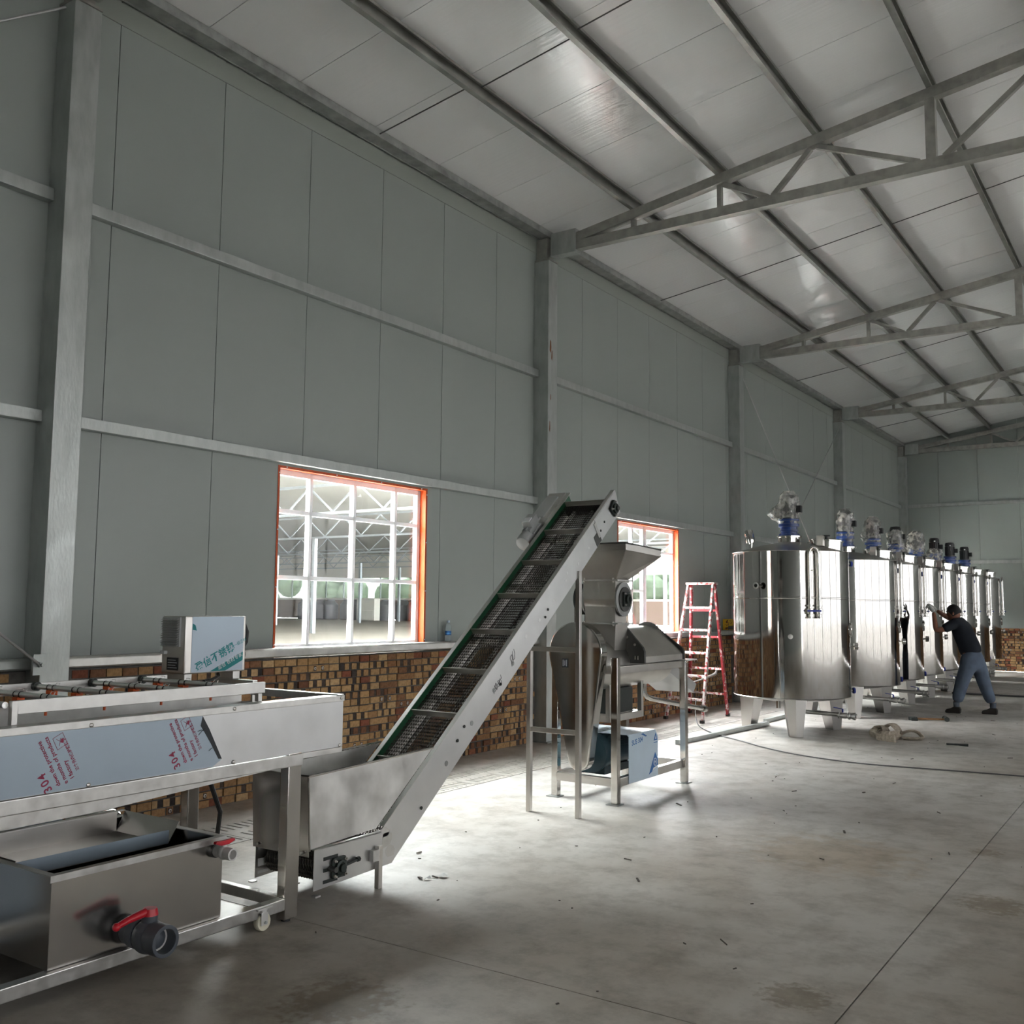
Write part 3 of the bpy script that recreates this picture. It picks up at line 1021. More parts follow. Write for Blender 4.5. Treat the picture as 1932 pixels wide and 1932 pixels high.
# ================================================================== WINDOWS
WLAB = ['orange trimmed window with white glazing bars left of the conveyor', 'orange trimmed window behind the crusher hopper',
        'orange trimmed window behind the second tank', 'orange trimmed window behind the far tanks']
for wi, (ya, yb) in enumerate(WIN):
    w = thing('window_%d' % (wi + 1), WLAB[wi], None, (0, (ya + yb) / 2, WZ0), kind='structure')
    z0, z1 = WZ0, WZ1
    # orange folded trim: reveal and thin face flange
    for a, b, c, d in ((ya, ya + .004, z0, z1), (yb - .004, yb, z0, z1), (ya, yb, z1 - .004, z1)):
        MB().box(-PT - .02, .006, a, b, c, d).build('reveal_trim', 'orange_paint', w, smooth=0)
    for a, b, c, d in ((ya - .016, ya + .004, z0, z1 + .016), (yb - .004, yb + .016, z0, z1 + .016), (ya, yb, z1 - .004, z1 + .016)):
        f = MB().box(.002, .006, a, b, c, d).build('face_trim', 'orange_paint', w, smooth=0)
        for q in range(4):
            u = q / 3 * .92 + .04
            py, pz = (a + (b - a) * u, (c + d) / 2) if d - c < .1 else ((a + b) / 2, c + (d - c) * u)
            MB().cyl((.006, py, pz), (.010, py, pz), .006, n=6).build('screw', 'white_frame', f, smooth=0)
    X0, X1 = -PT - .02, -PT + .03
    vs = [ya + .004, ya + .44, ya + .99, ya + 1.56, yb - .004] if wi != 1 else [ya + .004, ya + .55, ya + .89, yb - .004]
    for q, yy in enumerate(vs):
        a, b = (yy, yy + .045) if q == 0 else (yy - .045, yy) if q == len(vs) - 1 else (yy - .017, yy + .017)
        MB().box(X0, X1, a, b, z0, z1).build('glazing_bar', 'white_upvc', w, smooth=0)
    if wi == 1: MB().box(X0 - .002, X1 + .002, ya + .88, ya + .97, z0, z1 - .004).build('mullion', 'white_upvc', w, smooth=0)
    for a, b in ((z0, z0 + .06), (1.733, 1.768), (2.293, 2.328), (z1 - .05, z1 - .004)):
        if wi == 1 and 1.7 < a < 1.8:
            MB().box(X0 + .002, X1 - .002, ya + .004, ya + .88, a, b).build('glazing_bar', 'white_upvc', w, smooth=0)
            continue
        MB().box(X0 + .002, X1 - .002, ya + .004, yb - .004, a, b).build('glazing_bar', 'white_upvc', w, smooth=0)
    for q in range(len(vs) - 1):
        for a, b in ((z0 + .06, 1.733), (1.768, 2.293), (2.328, z1 - .05)):
            if wi == 1 and q == 2 and a < 2.3: continue        # this sash stands open
            MB().box(-PT + .002, -PT + .006, vs[q] + .015, vs[q + 1] - .015, a, b).build('pane', 'window_glass', w, smooth=0)

# ================================================================== THE BIG BRIGHT HALL BEHIND THE WINDOWS
HX0, HX1, HY0, HY1 = -PT - .05, -115.0, -30.0, 77.0
tag(MB().box(HX1, -10.5, HY0, HY1, -.3, -.02).build('floor_next_hall', 'hall_floor', smooth=0), 'pale floor of the hall behind the windows', kind='structure')
tag(MB().box(HX1, HX0, -50, 90, -.4, -.31).build('ground_added_court', 'outside_ground', smooth=0), 'pale ground of an unseen court added to let sky light in', kind='structure')  # roofless gap added so sky light reaches the windows
tag(MB().box(HX1, -10.5, HY0, HY1, 6.75, 6.78).build('roof_next_hall', 'translucent_sheet', smooth=0), 'milky daylight roof of the hall behind', kind='structure')
tag(MB().box(HX1 - .2, HX1, HY0, HY1, 0, 6.75).box(HX1, -10.5, HY0 - .2, HY0, 0, 6.75).build('wall_next_hall_back', 'hall_wall', smooth=0), 'rear walls of the hall behind', kind='structure')
hw = MB().box(HX1, -10.5, HY1, HY1 + .2, 0, 2.2).box(HX1, -10.5, HY1, HY1 + .2, 4.3, 6.75).build('wall_next_hall', 'hall_wall', smooth=0)
tag(hw, 'far wall of the hall behind with a window band', kind='structure')
x = -10.6
while x > HX1:
    MB().box(x - .06, x + .06, HY1, HY1 + .12, 2.2, 4.3).build('glazing_bar', 'hall_steel', hw, smooth=0)
    x -= 2.6
MB().box(HX1, -10.5, HY1 + .13, HY1 + .14, 2.2, 4.3).build('dimming_pane', 'dimming_glazing', hw, smooth=0)  # dark tint added to dim the sky and foliage behind
MB().box(HX1, -10.5, HY1 - .02, HY1, 0, 2.0, 0).build('dado', 'hall_brown', hw, smooth=0)
for i, yy in enumerate((27.5, 37.5, 49.5, 61.5, 70)):
    t = thing('hall_truss', '%s slender roof truss in the hall behind the windows' % ['nearest', 'second', 'third', 'fourth', 'farthest'][i], 'roof truss', (-50, yy, 5), 'trusses in the hall behind')
    a, b = -10.5, -112.0
    MB().box(b, a, yy - .06, yy + .06, 5.0, 5.1).build('bottom_chord', 'hall_steel', t, smooth=0)
    MB().box(b, a, yy - .06, yy + .06, 6.1, 6.2).build('top_chord', 'hall_steel', t, smooth=0)
    mb = MB()
    x, up = a, 0
    while x - 1.3 > b:
        mb.bar((x, yy, 5.1 + up), (x - 1.3, yy, 6.1 - up), .06, .06)
        x -= 1.3; up = 1 - up
    mb.build('web_bars', 'hall_steel', t, smooth=0)
    for j, x in enumerate((-14 - 3 * i, -30 - 2 * i, -42 - 3 * i, -58 - 2 * i, -76)):
        MB().box(x - .10, x + .10, yy - .10, yy + .10, 0, 5.0).build('post', 'hall_steel', t, smooth=0)
for i in range(10):
    x = -53.0 - i * 1.85
    mb = MB().lathe([(.70, 0), (.74, .1), (.74, 1.5), (.42, 1.9), (.42, 2.02), (0, 2.03)], (x, 73.8 - .5 * (i % 2), 0), n=18)
    tag(mb.build('storage_drum', 'drum_dark'), '%s big dark drum in the row seen through the first window' % ['first', 'second', 'third', 'fourth', 'fifth', 'sixth', 'seventh', 'eighth', 'ninth', 'tenth'][i], 'drum', 'dark drums in the hall behind')
tag(MB().box(-60.5, -58.2, 71.3, 72.1, 0, 2.1).box(-60.4, -58.3, 71.26, 71.3, .1, 1.0).build('cabinet', 'hall_wall', bevel=.03), 'tall cream cabinet standing before the drums', 'cabinet')
# greenery beyond the far windows
tm = MB()
for i in range(90):
    x = HX0 - 2 - random.random() * 112
    tm.ball((x, HY1 + 6 + random.random() * 5, 1.5 + random.random() * 3.2), 1.2 + random.random() * 1.3, (1, 1, .9 + .3 * random.random()), 10, 7)
g = tm.build('foliage', 'leaf_green', smooth=0)
tag(g, 'green foliage outside the far windows', 'foliage', kind='stuff')

# ================================================================== SPRAY WASHER ON ITS CART
FX = 2.54
wa = thing('spray_washer', 'long stainless spray washing trough on a wheeled frame, film on its side', 'washer', (2.15, 2.3, 0))
Y0, Y1 = 0.55, 3.82
MB().box(FX - .004, FX, Y0, Y1, .795, 1.05).build('front_panel', 'panel_white_steel', wa, smooth=0)
MB().box(1.75, 1.754, Y0, Y1, .795, 1.05).build('back_panel', 'stainless_dull', wa, smooth=0)
MB().box(1.754, FX - .004, Y1 - .004, Y1, .795, .98).build('end_panel', 'stainless_dull', wa, smooth=0)
MB().box(2.47, FX + .006, Y0, Y1 + .004, 1.052, 1.058).box(FX, FX + .006, Y0, Y1 + .004, 1.028, 1.052).build('top_lip', 'stainless_brushed', wa, bevel=.002)
MB().box(1.745, 1.83, Y0, Y1, 1.052, 1.058).build('top_lip', 'stainless_brushed', wa, bevel=.002)
MB().box(1.745, FX, Y1 - .04, Y1 + .004, 1.0585, 1.063).box(1.83, 2.47, Y1 - .006, Y1, 1.02, 1.0585).build('end_lip', 'stainless_brushed', wa, bevel=.002)
MB().box(1.79, FX + .004, Y0, 3.545, .735, .792).build('lower_rail', 'stainless_brushed', wa, bevel=.004)
MB().box(FX - .03, FX + .001, 3.545, Y1, .765, .793).build('end_bracket', 'stainless_dull', wa, bevel=.003)
pan = [(Y0, .74), (Y0, .70), (1.5, .69), (2.05, .682), (2.45, .688), (2.9, .712), (3.4, .736)]
MB().prism(pan, 'x', 1.83, FX - .012).build('pan_bottom', 'stainless_brushed', wa, smooth=0)
MB().box(1.80, 2.50, Y0, Y1 - .05, .80, .806).build('trough_floor', 'stainless_dull', wa, smooth=0)
for x, y in ((2.485, 3.45), (1.80, 3.40), (2.485, .6), (1.80, .6)):
    MB().box(x, x + .057, y, y + .085 if x > 2 else y + .07, .012, .80).build('leg', 'stainless_mirror', wa, bevel=.004)
    MB().cyl((x + .028, y + .035, 0), (x + .028, y + .035, .013), .022, n=14).build('foot', 'rubber_black', wa)
for x0, x1 in ((2.492, 2.545), (1.80, 1.845)):
    MB().box(x0, x1, Y0, 3.449, .06, .115).build('base_rail', 'stainless_brushed', wa, bevel=.004)
MB().box(1.86, 2.49, 3.46, 3.50, .062, .113).build('base_cross_rail', 'stainless_brushed', wa, bevel=.004)
MB().box(1.86, 2.49, 3.10, 3.26, .10, .112).build('base_cross_strip', 'stainless_brushed', wa, bevel=.002)
MB().box(1.86, 2.49, 1.6, 1.7, .10, .112).build('base_cross_strip', 'stainless_brushed', wa, bevel=.002)
# caster
ca = MB().box(2.50, 2.56, 3.27, 3.36, .10, .108).cyl((2.535, 3.315, .085), (2.535, 3.315, .10), .026, n=16).box(2.512, 2.516, 3.29, 3.33, .03, .088).box(2.556, 2.560, 3.29, 3.33, .03, .088).build('caster_fork', 'stainless_dull', wa, bevel=.001)
MB().lathe([(.012, -.016), (.038, -.016), (.042, -.01), (.042, .01), (.038, .016), (.012, .016)], (2.536, 3.315, .042), (1, 0, 0), 24).build('caster_wheel', 'caster_wheel', ca)
MB().cyl((2.508, 3.315, .042), (2.566, 3.315, .042), .007, n=8).build('axle', 'galvanized', ca)
# screws on the side
for y, z in ((2.377, 1.038), (3.099, 1.045), (3.80, 1.045), (2.379, .803), (3.108, .803), (3.80, .803), (1.7, 1.038)):
    MB().lathe([(.009, 0), (.009, .003), (.005, .006), (0, .0065)], (FX + (.006 if z > 1 else .002), y, z), (1, 0, 0), 12).build('screw', 'stainless', wa)
# protective film with its print
film = MB().sheet([(FX + .0005, Y0, .797), (FX + .0005, 2.99, .797), (FX + .0005, 3.035, .822), (FX + .0005, 2.985, .90), (FX + .0005, 2.95, .97), (FX + .0005, 2.925, 1.027), (FX + .0005, Y0, 1.027)], .0012)
film = film.build('protective_film', 'film_blue', wa, smooth=0)
MB().sheet([(FX + .002, 2.925, 1.027), (FX + .002, 2.965, .965), (FX + .002, 3.00, .90), (FX + .002, 3.04, .826), (FX + .002, 3.02, .828), (FX + .002, 2.975, .90), (FX + .002, 2.937, .955), (FX + .002, 2.915, .985)], .003).build('torn_edge', 'film_adhesive', film, smooth=0)
for a, b in (((2.94, .97), (2.905, .945)), ((2.935, .96), (2.90, .962)), ((2.99, .88), (2.965, .87))):
    MB().tube([(FX + .003, *a), (FX + .006, (a[0] + b[0]) / 2, (a[1] + b[1]) / 2 + .006), (FX + .003, *b)], .0012, 5).build('film_shred', 'film_adhesive', film, smooth=0)
for y0, z0, s in ((2.235, .785, 1.0), (2.825, .80, 1.0)):
    # print runs up the sheet, leaning to the left
    a = math.radians(117)
    ux = Vector((0, math.cos(a), math.sin(a))); uy = Vector((0, -math.sin(a), math.cos(a)))
    o = Vector((FX + .0022, y0, z0))
    for (u, v, sz, tx, bd, sp) in ((.022, -.002, .046, '304', .0008, 1.25), (.02, -.038, .024, 'down the protective', .0005, 1.0), (.01, -.068, .024, 'e months of products', .0005, 1.0),
                                   (.015, -.098, .024, 'l factory', .0005, 1.0), (.03, -.128, .0165, '三个月内保护膜撕下', .0004, 1.0)):
        text_mesh('print', tx, sz, 'print_crimson', film, plane_mtx(o + ux * u + uy * v, ux, uy), .0002, bd, sp)
    mb = MB()
    c = o + ux * .150 + uy * -.082
    def fr(p, q, w=.0014):
        mb.bar(c + ux * p[0] + uy * p[1], c + ux * q[0] + uy * q[1], w, .0008, up=(1, 0, 0))
    for p, q in (((0, 0), (.05, 0)), ((.05, 0), (.05, -.045)), ((.05, -.045), (0, -.045)), ((0, -.045), (0, 0)), ((.01, -.012), (.035, -.03)), ((.014, -.03), (.04, -.012))):
        fr(p, q)
    mb.sheet([c + ux * .012 + uy * -.03, c + ux * .03 + uy * -.04, c + ux * .03 + uy * -.03, c + ux * .02 + uy * -.022], .0006)
    mb.build('print', 'print_crimson', film, smooth=0)

# spray rack
MB().box(2.455, 2.475, 2.11, 3.345, 1.098, 1.15).build('spray_rail', 'stainless_dull', wa, bevel=.002)
MB().box(1.70, 1.72, 2.05, 3.345, 1.098, 1.15).build('spray_rail', 'stainless_dull', wa, bevel=.002)
for x, y in ((2.452, 2.085), (2.452, 3.30), (1.70, 2.085), (1.70, 3.30)):
    MB().box(x, x + .026, y, y + .024, 1.0585, 1.15 if y < 3 else 1.097).build('rail_post', 'stainless_dull', wa, bevel=.002)
MB().box(1.72, 2.455, 3.325, 3.34, 1.10, 1.125).build('rack_end_bar', 'stainless_dull', wa)
for y in (2.07, 2.345, 2.615, 2.905, 3.185):
    p = MB().cyl((1.72, y, 1.135), (2.455, y, 1.135), .0125, n=18).build('spray_pipe', 'chrome', wa)
    MB().pipe((1.72, y, 1.135), (1.745, y, 1.135), .021, .0126, 16).build('pipe_gland', 'iron_black', p)
    for xn in (1.86, 2.06, 2.27):
        for dx in (-.022, .022):
            MB().pipe((xn + dx - .0025, y, 1.135), (xn + dx + .0025, y, 1.135), .0145, .0124, 14).build('clamp_band', 'rubber_black', p)
        nz = MB().box(xn - .02, xn + .02, y - .017, y + .017, 1.098, 1.124).cyl((xn, y, 1.098), (xn, y, 1.075), .012, .009, 12).cyl((xn, y, 1.075), (xn, y, 1.06), .006, n=8).box(xn - .03, xn - .02, y - .008, y + .008, 1.085, 1.118)
        nz.build('nozzle', 'orange_plastic', p, bevel=.001)
        MB().tube([(xn - .014, y + .02, 1.135), (xn - .014, y + .03, 1.155), (xn + .014, y + .03, 1.155), (xn + .014, y + .02, 1.135)], .0016, 6).build('wire_clip', 'stainless', p)
# bracket that carries the blower cabinet
for y in (3.57, 3.90):
    MB().box(1.42, 1.75, y, y + .035, 1.055, 1.09).box(1.745, 1.752, y, y + .035, .95, 1.09).build('cabinet_bracket', 'stainless_dull', wa, bevel=.003)

# ---- water tank under the trough
wt = thing('water_tank', 'open stainless water tank on the washer base with grey drain valve', 'tank', (2.15, 2.68, .115))
X0, X1, YA, YB, Z0, Z1 = 1.76, 2.515, 2.26, 3.085, .117, .47
MB().box(X1 - .003, X1, YA, YB, Z0, Z1).box(X0, X0 + .003, YA, YB, Z0, Z1).box(X0 + .003, X1 - .003, YA, YA + .003, Z0, Z1).box(X0 + .003, X1 - .003, YB - .003, YB, Z0, Z1).box(X0 + .003, X1 - .003, YA + .003, YB - .003, Z0, Z0 + .003).build('body', 'stainless_mirror', wt, smooth=0)
MB().box(X1 - .02, X1 + .012, YA - .012, YB + .012, Z1, Z1 + .004).box(X1 + .008, X1 + .012, YA - .012, YB + .012, Z1 - .022, Z1)\
    .box(X0 - .012, X0 + .02, YA - .012, YB + .012, Z1, Z1 + .004).box(X0 + .02, X1 - .02, YA - .012, YA + .02, Z1, Z1 + .004).box(X0 + .02, X1 - .02, YB - .02, YB + .012, Z1, Z1 + .004)\
    .box(X0, X1 + .008, YB + .008, YB + .012, Z1 - .022, Z1).build('rim', 'stainless_brushed', wt, smooth=0)
# large valve
vy, vz = 2.615, .178
v = MB().cyl((X1, vy, vz), (2.56, vy, vz), .052, n=28).cyl((2.56, vy, vz), (2.60, vy, vz), .060, n=28).build('drain_valve', 'grey_pvc', wt, bevel=.003)
MB().ball((2.645, vy, vz), .068, (1, 1, 1), 24, 14).cyl((2.645, vy, vz + .05), (2.645, vy, vz + .085), .032, n=20).build('valve_body', 'grey_pvc', v)
MB().pipe((2.68, vy, vz), (2.755, vy, vz), .063, .048, 28).build('valve_socket', 'grey_pvc', v, bevel=.002)
MB().cyl((2.69, vy, vz), (2.70, vy, vz), .047, n=24).build('valve_ball', 'white_pvc', v)
MB().cyl((2.645, vy, vz + .085), (2.645, vy, vz + .112), .034, .028, 20).tube([(2.645, vy - .02, vz + .10), (2.645, vy - .10, vz + .088), (2.645, vy - .150, vz + .075)], [.017, .014, .012], 12).ball((2.645, vy - .152, vz + .074), .0165, n=12, k=8).build('valve_handle', 'red_plastic', v)
# small white valve
vy, vz = 3.035, .418
v = MB().cyl((X1, vy, vz), (2.535, vy, vz), .030, n=18).build('overflow_valve', 'dark_steel', wt)
MB().cyl((2.535, vy, vz), (2.57, vy, vz), .024, .026, 18).ball((2.585, vy, vz), .030, n=18, k=10).cyl((2.585, vy, vz), (2.585, vy, vz + .035), .012, n=12).build('valve_body', 'white_pvc', v)
MB().pipe((2.60, vy, vz), (2.645, vy, vz), .027, .020, 20).build('valve_socket', 'white_pvc', v)
MB().prism([(-.055, .004), (-.02, -.008), (.02, -.008), (.055, .004), (.05, .014), (.02, .012), (-.02, .012), (-.05, .014)], 'x', -.010, .010).build('valve_handle', 'red_plastic', v, bevel=.003, org=Vector((0, 0, 0))).location = Vector((2.585, vy, vz + .043)) - ORG[v]
# tray lying in the tank
ty = thing('filter_tray', 'shallow stainless tray lying across inside the water tank', 'tray', (2.0, 2.68, .40))
A0, A1, B0, B1 = 1.79, 2.20, 2.29, 3.03
MB().box(A0, A1, B0, B1, .405, .408).build('tray_floor', 'stainless', ty, smooth=0)
for q in ((A1 - .003, A1, B0, B1), ):
    MB().box(*q, .408, .468).build('tray_side', 'film_blue', ty, smooth=0)
MB().box(A0, A0 + .003, B0, B1, .408, .50).build('tray_side', 'stainless', ty, smooth=0)
MB().box(A0, A1, B0, B0 + .003, .408, .476).build('tray_side', 'stainless', ty, smooth=0)
MB().sheet([(A0, B1, .408), (A1, B1, .408), (A1 + .01, B1 + .05, .50), (A0, B1 + .05, .50)], .003).build('tray_side', 'stainless', ty, smooth=0)
MB().box(A0 - .03, A0, B0, B1 + .05, .4995, .503).build('tray_lip', 'stainless_brushed', ty, smooth=0)
# pump behind
pu = thing('water_pump', 'small stainless pump barrel on the floor behind the water tank', 'pump', (1.55, 3.05, 0))
MB().lathe([(0, -.16), (.05, -.155), (.075, -.14), (.08, .10), (.06, .14), (0, .16)], (1.55, 3.05, .40), (0, 1, 0), 24).build('barrel', 'stainless_bright', pu)
MB().box(1.49, 1.61, 2.96, 3.14, 0, .325).build('pump_stand', 'stainless_dull', pu, bevel=.004)
tag(MB().box(1.34, 1.70, 1.8, 2.80, 0, .5).box(1.36, 1.68, 1.82, 2.78, .5, .503).build('collecting_box', 'film_blue', bevel=.006), 'low blue filmed steel box behind the water tank', 'box')
tag(MB().tube([(1.75, 3.42, .74), (1.83, 3.55, .60), (1.80, 3.66, .40), (1.70, 3.72, .18), (1.60, 3.78, .02), (1.3, 3.9, .012)], .013, 8).build('power_cable', 'rubber_black'), 'black cable hanging down beside the rear washer leg', 'cable')

# ---- blower / control cabinet
cb = thing('control_cabinet', 'stainless control cabinet with louvres and green printed film above the washer', 'cabinet', (1.5, 3.75, 1.09))
CX0, CX1, CY0, CY1, CZ0, CZ1 = 1.40, 1.60, 3.54, 3.97, 1.135, 1.456
MB().box(CX0, CX1, CY0, CY1, CZ0, CZ1).build('body', 'stainless', cb, bevel=.008)
for y in (3.56, 3.90):
    MB().box(CX0 + .02, CX1 - .02, y, y + .05, 1.0905, CZ0).build('foot', 'stainless_dull', cb, bevel=.003)
fm = MB().box(CX1, CX1 + .0015, CY0 + .045, CY1 - .02, CZ0 + .008, CZ1 - .004).build('film', 'film_blue', cb, smooth=0)
a = math.radians(24)
ux = Vector((0, math.cos(a), math.sin(a))); uy = Vector((0, -math.sin(a), math.cos(a)))
fx = CX1 + .0018
text_mesh('print', '盈信不锈钢', .058, 'print_teal', fm, plane_mtx((fx, 3.625, 1.146), ux, uy), .0002, .0012)
text_mesh('print', '|一级正材', .024, 'print_teal', fm, plane_mtx(Vector((fx, 3.625, 1.146)) + ux * .285 + uy * .012, ux, uy), .0002)
p = [Vector((fx, 3.715, CZ0 + .009)), Vector((fx, 3.825, CZ0 + .009)), Vector((fx, CY1 - .021, CZ0 + .009 + (CY1 - .021 - 3.825) * math.tan(a))), Vector((fx, CY1 - .021, CZ0 + .009 + (CY1 - .021 - 3.715) * math.tan(a)))]
bd = MB().sheet(p, .0004).build('print_band', 'print_teal', fm, smooth=0)
text_mesh('print', '盈信 板材专家', .030, 'print_white', fm, plane_mtx(Vector((fx + .0006, 3.775, CZ0 + .015)), ux, uy), .0002)
MB().sheet([(fx, 3.587, 1.38), (fx, 3.615, 1.375), (fx, 3.605, 1.405), (fx, 3.587, 1.415)], .001).build('tape', 'print_teal', fm, smooth=0)
# louvred vent on the end face
lv = MB().box(CX0 + .012, CX1 - .035, CY0 - .012, CY0, 1.285, 1.45).build('louvre_panel', 'motor_grey', cb, bevel=.002)
for i in range(12):
    z = 1.292 + i * .013
    MB().sheet([(CX0 + .016, CY0 - .012, z + .008), (CX1 - .040, CY0 - .012, z + .008), (CX1 - .040, CY0 - .026, z), (CX0 + .016, CY0 - .026, z)], .002).build('louvre_slat', 'motor_grey', lv, smooth=0)
MB().box(CX0 + .05, CX1 - .05, CY0 - .002, CY0, 1.155, 1.225).build('rating_plate', 'plate_black', cb, smooth=0)
for i in range(4):
    MB().box(CX0 + .06, CX1 - .06 - .012 * (i % 2), CY0 - .0028, CY0 - .002, 1.167 + i * .014, 1.170 + i * .014).build('plate_line', 'print_white', cb, smooth=0)
MB().box(CX0 + .012, CX0 + .05, CY0 - .022, CY0, 1.243, 1.262).build('switch', 'white_label', cb, bevel=.003)
MB().tube([(1.52, CY1, 1.42), (1.52, CY1 + .05, 1.41), (1.52, CY1 + .075, 1.36), (1.52, CY1 + .07, 1.30), (1.52, CY1 + .035, 1.255)], .013, 12).build('hose', 'rubber_black', cb)
MB().tube([(1.55, CY1, 1.41), (1.55, CY1 + .025, 1.38), (1.55, CY1 + .03, 1.30), (1.55, CY1 + .03, 1.235)], .008, 10).cyl((1.55, CY1 + .03, 1.215), (1.55, CY1 + .03, 1.24), .012, n=12).build('conduit', 'stainless_bright', cb)
tag(MB().tube([(1.545, 3.82, CZ0 - .013), (1.60, 3.78, 1.112), (1.63, 3.71, 1.10), (1.66, 3.63, 1.095)], .010, 10).build('cable_loop', 'rubber_black'), 'short thick black cable under the control cabinet', 'cable')

# ================================================================== INCLINED MESH CONVEYOR
cn = thing('inclined_conveyor', 'tall inclined stainless mesh belt elevator with feed hopper', 'conveyor', (2.27, 5.2, 0))
TH = math.atan(.80)
CU, SU = math.cos(TH), math.sin(TH)


def S(s, t):
    return (4.2 + CU * s - SU * t, .30 + SU * s + CU * t)


prof = [(3.69, .085), (4.285, .105), S(3.41, -.19), S(3.45, 0), S(0, 0), (3.69, .285)]
NX, FXX = 2.49, 2.055
pn = MB().prism(prof, 'x', NX - .004, NX).build('side_panel', 'stainless_panel', cn, smooth=0)
pf = MB().prism(prof, 'x', FXX, FXX + .004).build('side_panel', 'stainless', cn, smooth=0)


def incl(s0, s1, t0, t1, x0, x1, mb=None):
    mb = mb or MB()
    a, b, c, d = S(s0, t0), S(s1, t0), S(s1, t1), S(s0, t1)
    return mb.prism([a, b, c, d], 'x', x0, x1)


incl(.02, 3.44, 0, .004, NX - .032, NX).build('top_flange', 'stainless_brushed', cn, smooth=0)
incl(.02, 3.44, 0, .004, FXX, FXX + .032).build('top_flange', 'stainless_brushed', cn, smooth=0)
MB().box(NX - .03, NX, 3.69, 4.20, .285, .289).build('top_flange', 'stainless_brushed', cn, smooth=0)
incl(.05, 3.42, -.075, -.004, FXX + .004, FXX + .02).build('belt_guide', 'green_plastic', cn, smooth=0)
incl(.05, 3.42, -.075, -.004, NX - .02, NX - .004).build('belt_guide', 'green_plastic', cn, smooth=0)
incl(3.02, 3.40, -.185, -.004, NX, NX + .0025).build('head_plate', 'stainless_panel', cn, smooth=0)
incl(2.93, 3.02, -.188, -.10, NX, NX + .002).build('notch_patch', 'dark_steel', cn, smooth=0)  # dark sheet standing in for the notch in the panel
for s in (2.99, ):
    incl(s, s + .03, -.15, -.02, NX + .0025, NX + .006).build('head_seam', 'stainless_brushed', cn, smooth=0)
# marks where brackets were spot welded, bolts
for i, (s, t) in enumerate(((.62, -.13), (.95, -.12), (1.25, -.12), (1.52, -.13), (1.75, -.09), (1.95, -.11), (2.18, -.12), (2.40, -.11), (2.45, -.08), (2.62, -.12), (2.82, -.12))):
    y, z = S(s, t)
    MB().lathe([(.017 - .0006 * i, 0), (.017 - .0006 * i, .0008), (0, .001)], (NX, y, z), (1, 0, 0), 12).build('weld_mark', 'galvanized_dark' if i < 4 else 'white_label', pn, smooth=0)
for s, t in ((.78, -.10), (.88, -.08), (2.02, -.14), (2.08, -.12), (3.05, -.12), (3.14, -.10), (1.33, -.14), (.30, -.16)):
    y, z = S(s, t)
    MB().lathe([(.010, 0), (.010, .004), (.006, .007), (0, .007)], (NX + .001, y, z), (1, 0, 0), 10).build('bolt', 'iron_black', pn)
# marker scribble and grinding marks on the panel
rs = random.Random(9)
for (yc, zc, n_, hh) in ((5.30, 1.025, 7, .05), (5.47, 1.19, 4, .07)):
    mb = MB()
    for i in range(n_):
        y_, z_ = yc + (i - n_ / 2) * .016 * .78, zc + (i - n_ / 2) * .016 * .62
        pts = [(NX + .0008, y_ + rs.uniform(-.012, .012), z_ - hh * .5 + hh * q / 4 + rs.uniform(-.008, .008)) for q in range(5)]
        mb.tube(pts, .0013, 4)
    mb.build('marker_scribble', 'plate_black', pn, smooth=0)
for (y_, z_, r_) in ((4.24, .24, .050), (4.27, .175, .040), (4.225, .285, .035)):
    pts = [(NX + .0002, y_ + r_ * (.7 + rs.random() * .5) * math.cos(q * 2 * math.pi / 9), z_ + r_ * (.7 + rs.random() * .5) * math.sin(q * 2 * math.pi / 9)) for q in range(9)]
    MB().sheet(pts, .0004).build('grinding_mark', 'stainless_dull', pn, smooth=0)
# belt loop: one path, wire rows on it
path = []
for a in range(-90, -271, -15):
    path.append((3.80 + .065 * math.cos(math.radians(a)), .175 + .065 * math.sin(math.radians(a))))
path += [(4.24, .24), S(.10, -.045), S(3.33, -.045)]
hc = S(3.33, -.10)
for a in range(90, -91, -15):
    path.append((hc[0] + .055 * math.cos(math.radians(a) + TH), hc[1] + .055 * math.sin(math.radians(a) + TH)))
path += [S(.12, -.155), (4.26, .11)]


def walk(path, step):
    out = []
    K = len(path)
    carry = 0
    for i in range(K):
        p, q = Vector(path[i]), Vector(path[(i + 1) % K])
        L = (q - p).length
        d = carry
        while d < L:
            out.append(p + (q - p) * (d / L))
            d += step
        carry = d - L
    return out


rows = walk(path, .029)
bx0, bx1, nt = FXX + .025, NX - .025, 20
mb = MB()
for i, p in enumerate(rows):
    q = rows[(i + 1) % len(rows)]
    d = (q - p)
    if d.length > .05: continue
    nrm = Vector((-d.y, d.x)).normalized()
    pts = []
    for j in range(2 * nt + 1):
        x = bx0 + (bx1 - bx0) * j / (2 * nt)
        f = 1.12 if j % 2 else -.12
        w = p + d * f + nrm * (.0028 if j % 2 else -.0028)
        pts.append((x, w.x, w.y))
    mb.tube(pts, .0027, 3, caps=False)
    if i % 1 == 0:
        mb.tube([(bx0, p.x, p.y), (bx1, p.x, p.y)], .0026, 4, caps=False)
mb.build('wire_belt', 'belt_wire', cn, smooth=0)
for k in range(-2, 7):
    s = .91 + .4 * k
    incl(s - .003, s + .003, -.044, -.001, bx0 + .01, bx1 - .01).build('cleat', 'dark_steel' if k % 1 else 'stainless', cn, smooth=0)
for x in (2.18, 2.34):
    incl(.15, 3.25, -.075, -.055, x, x + .02).build('belt_support', 'stainless_dull', cn, smooth=0)
for s in (.5, 1.1, 1.7, 2.3, 2.9):
    incl(s, s + .03, -.12, -.085, FXX + .004, NX - .004).build('cross_member', 'stainless_dull', cn, smooth=0)
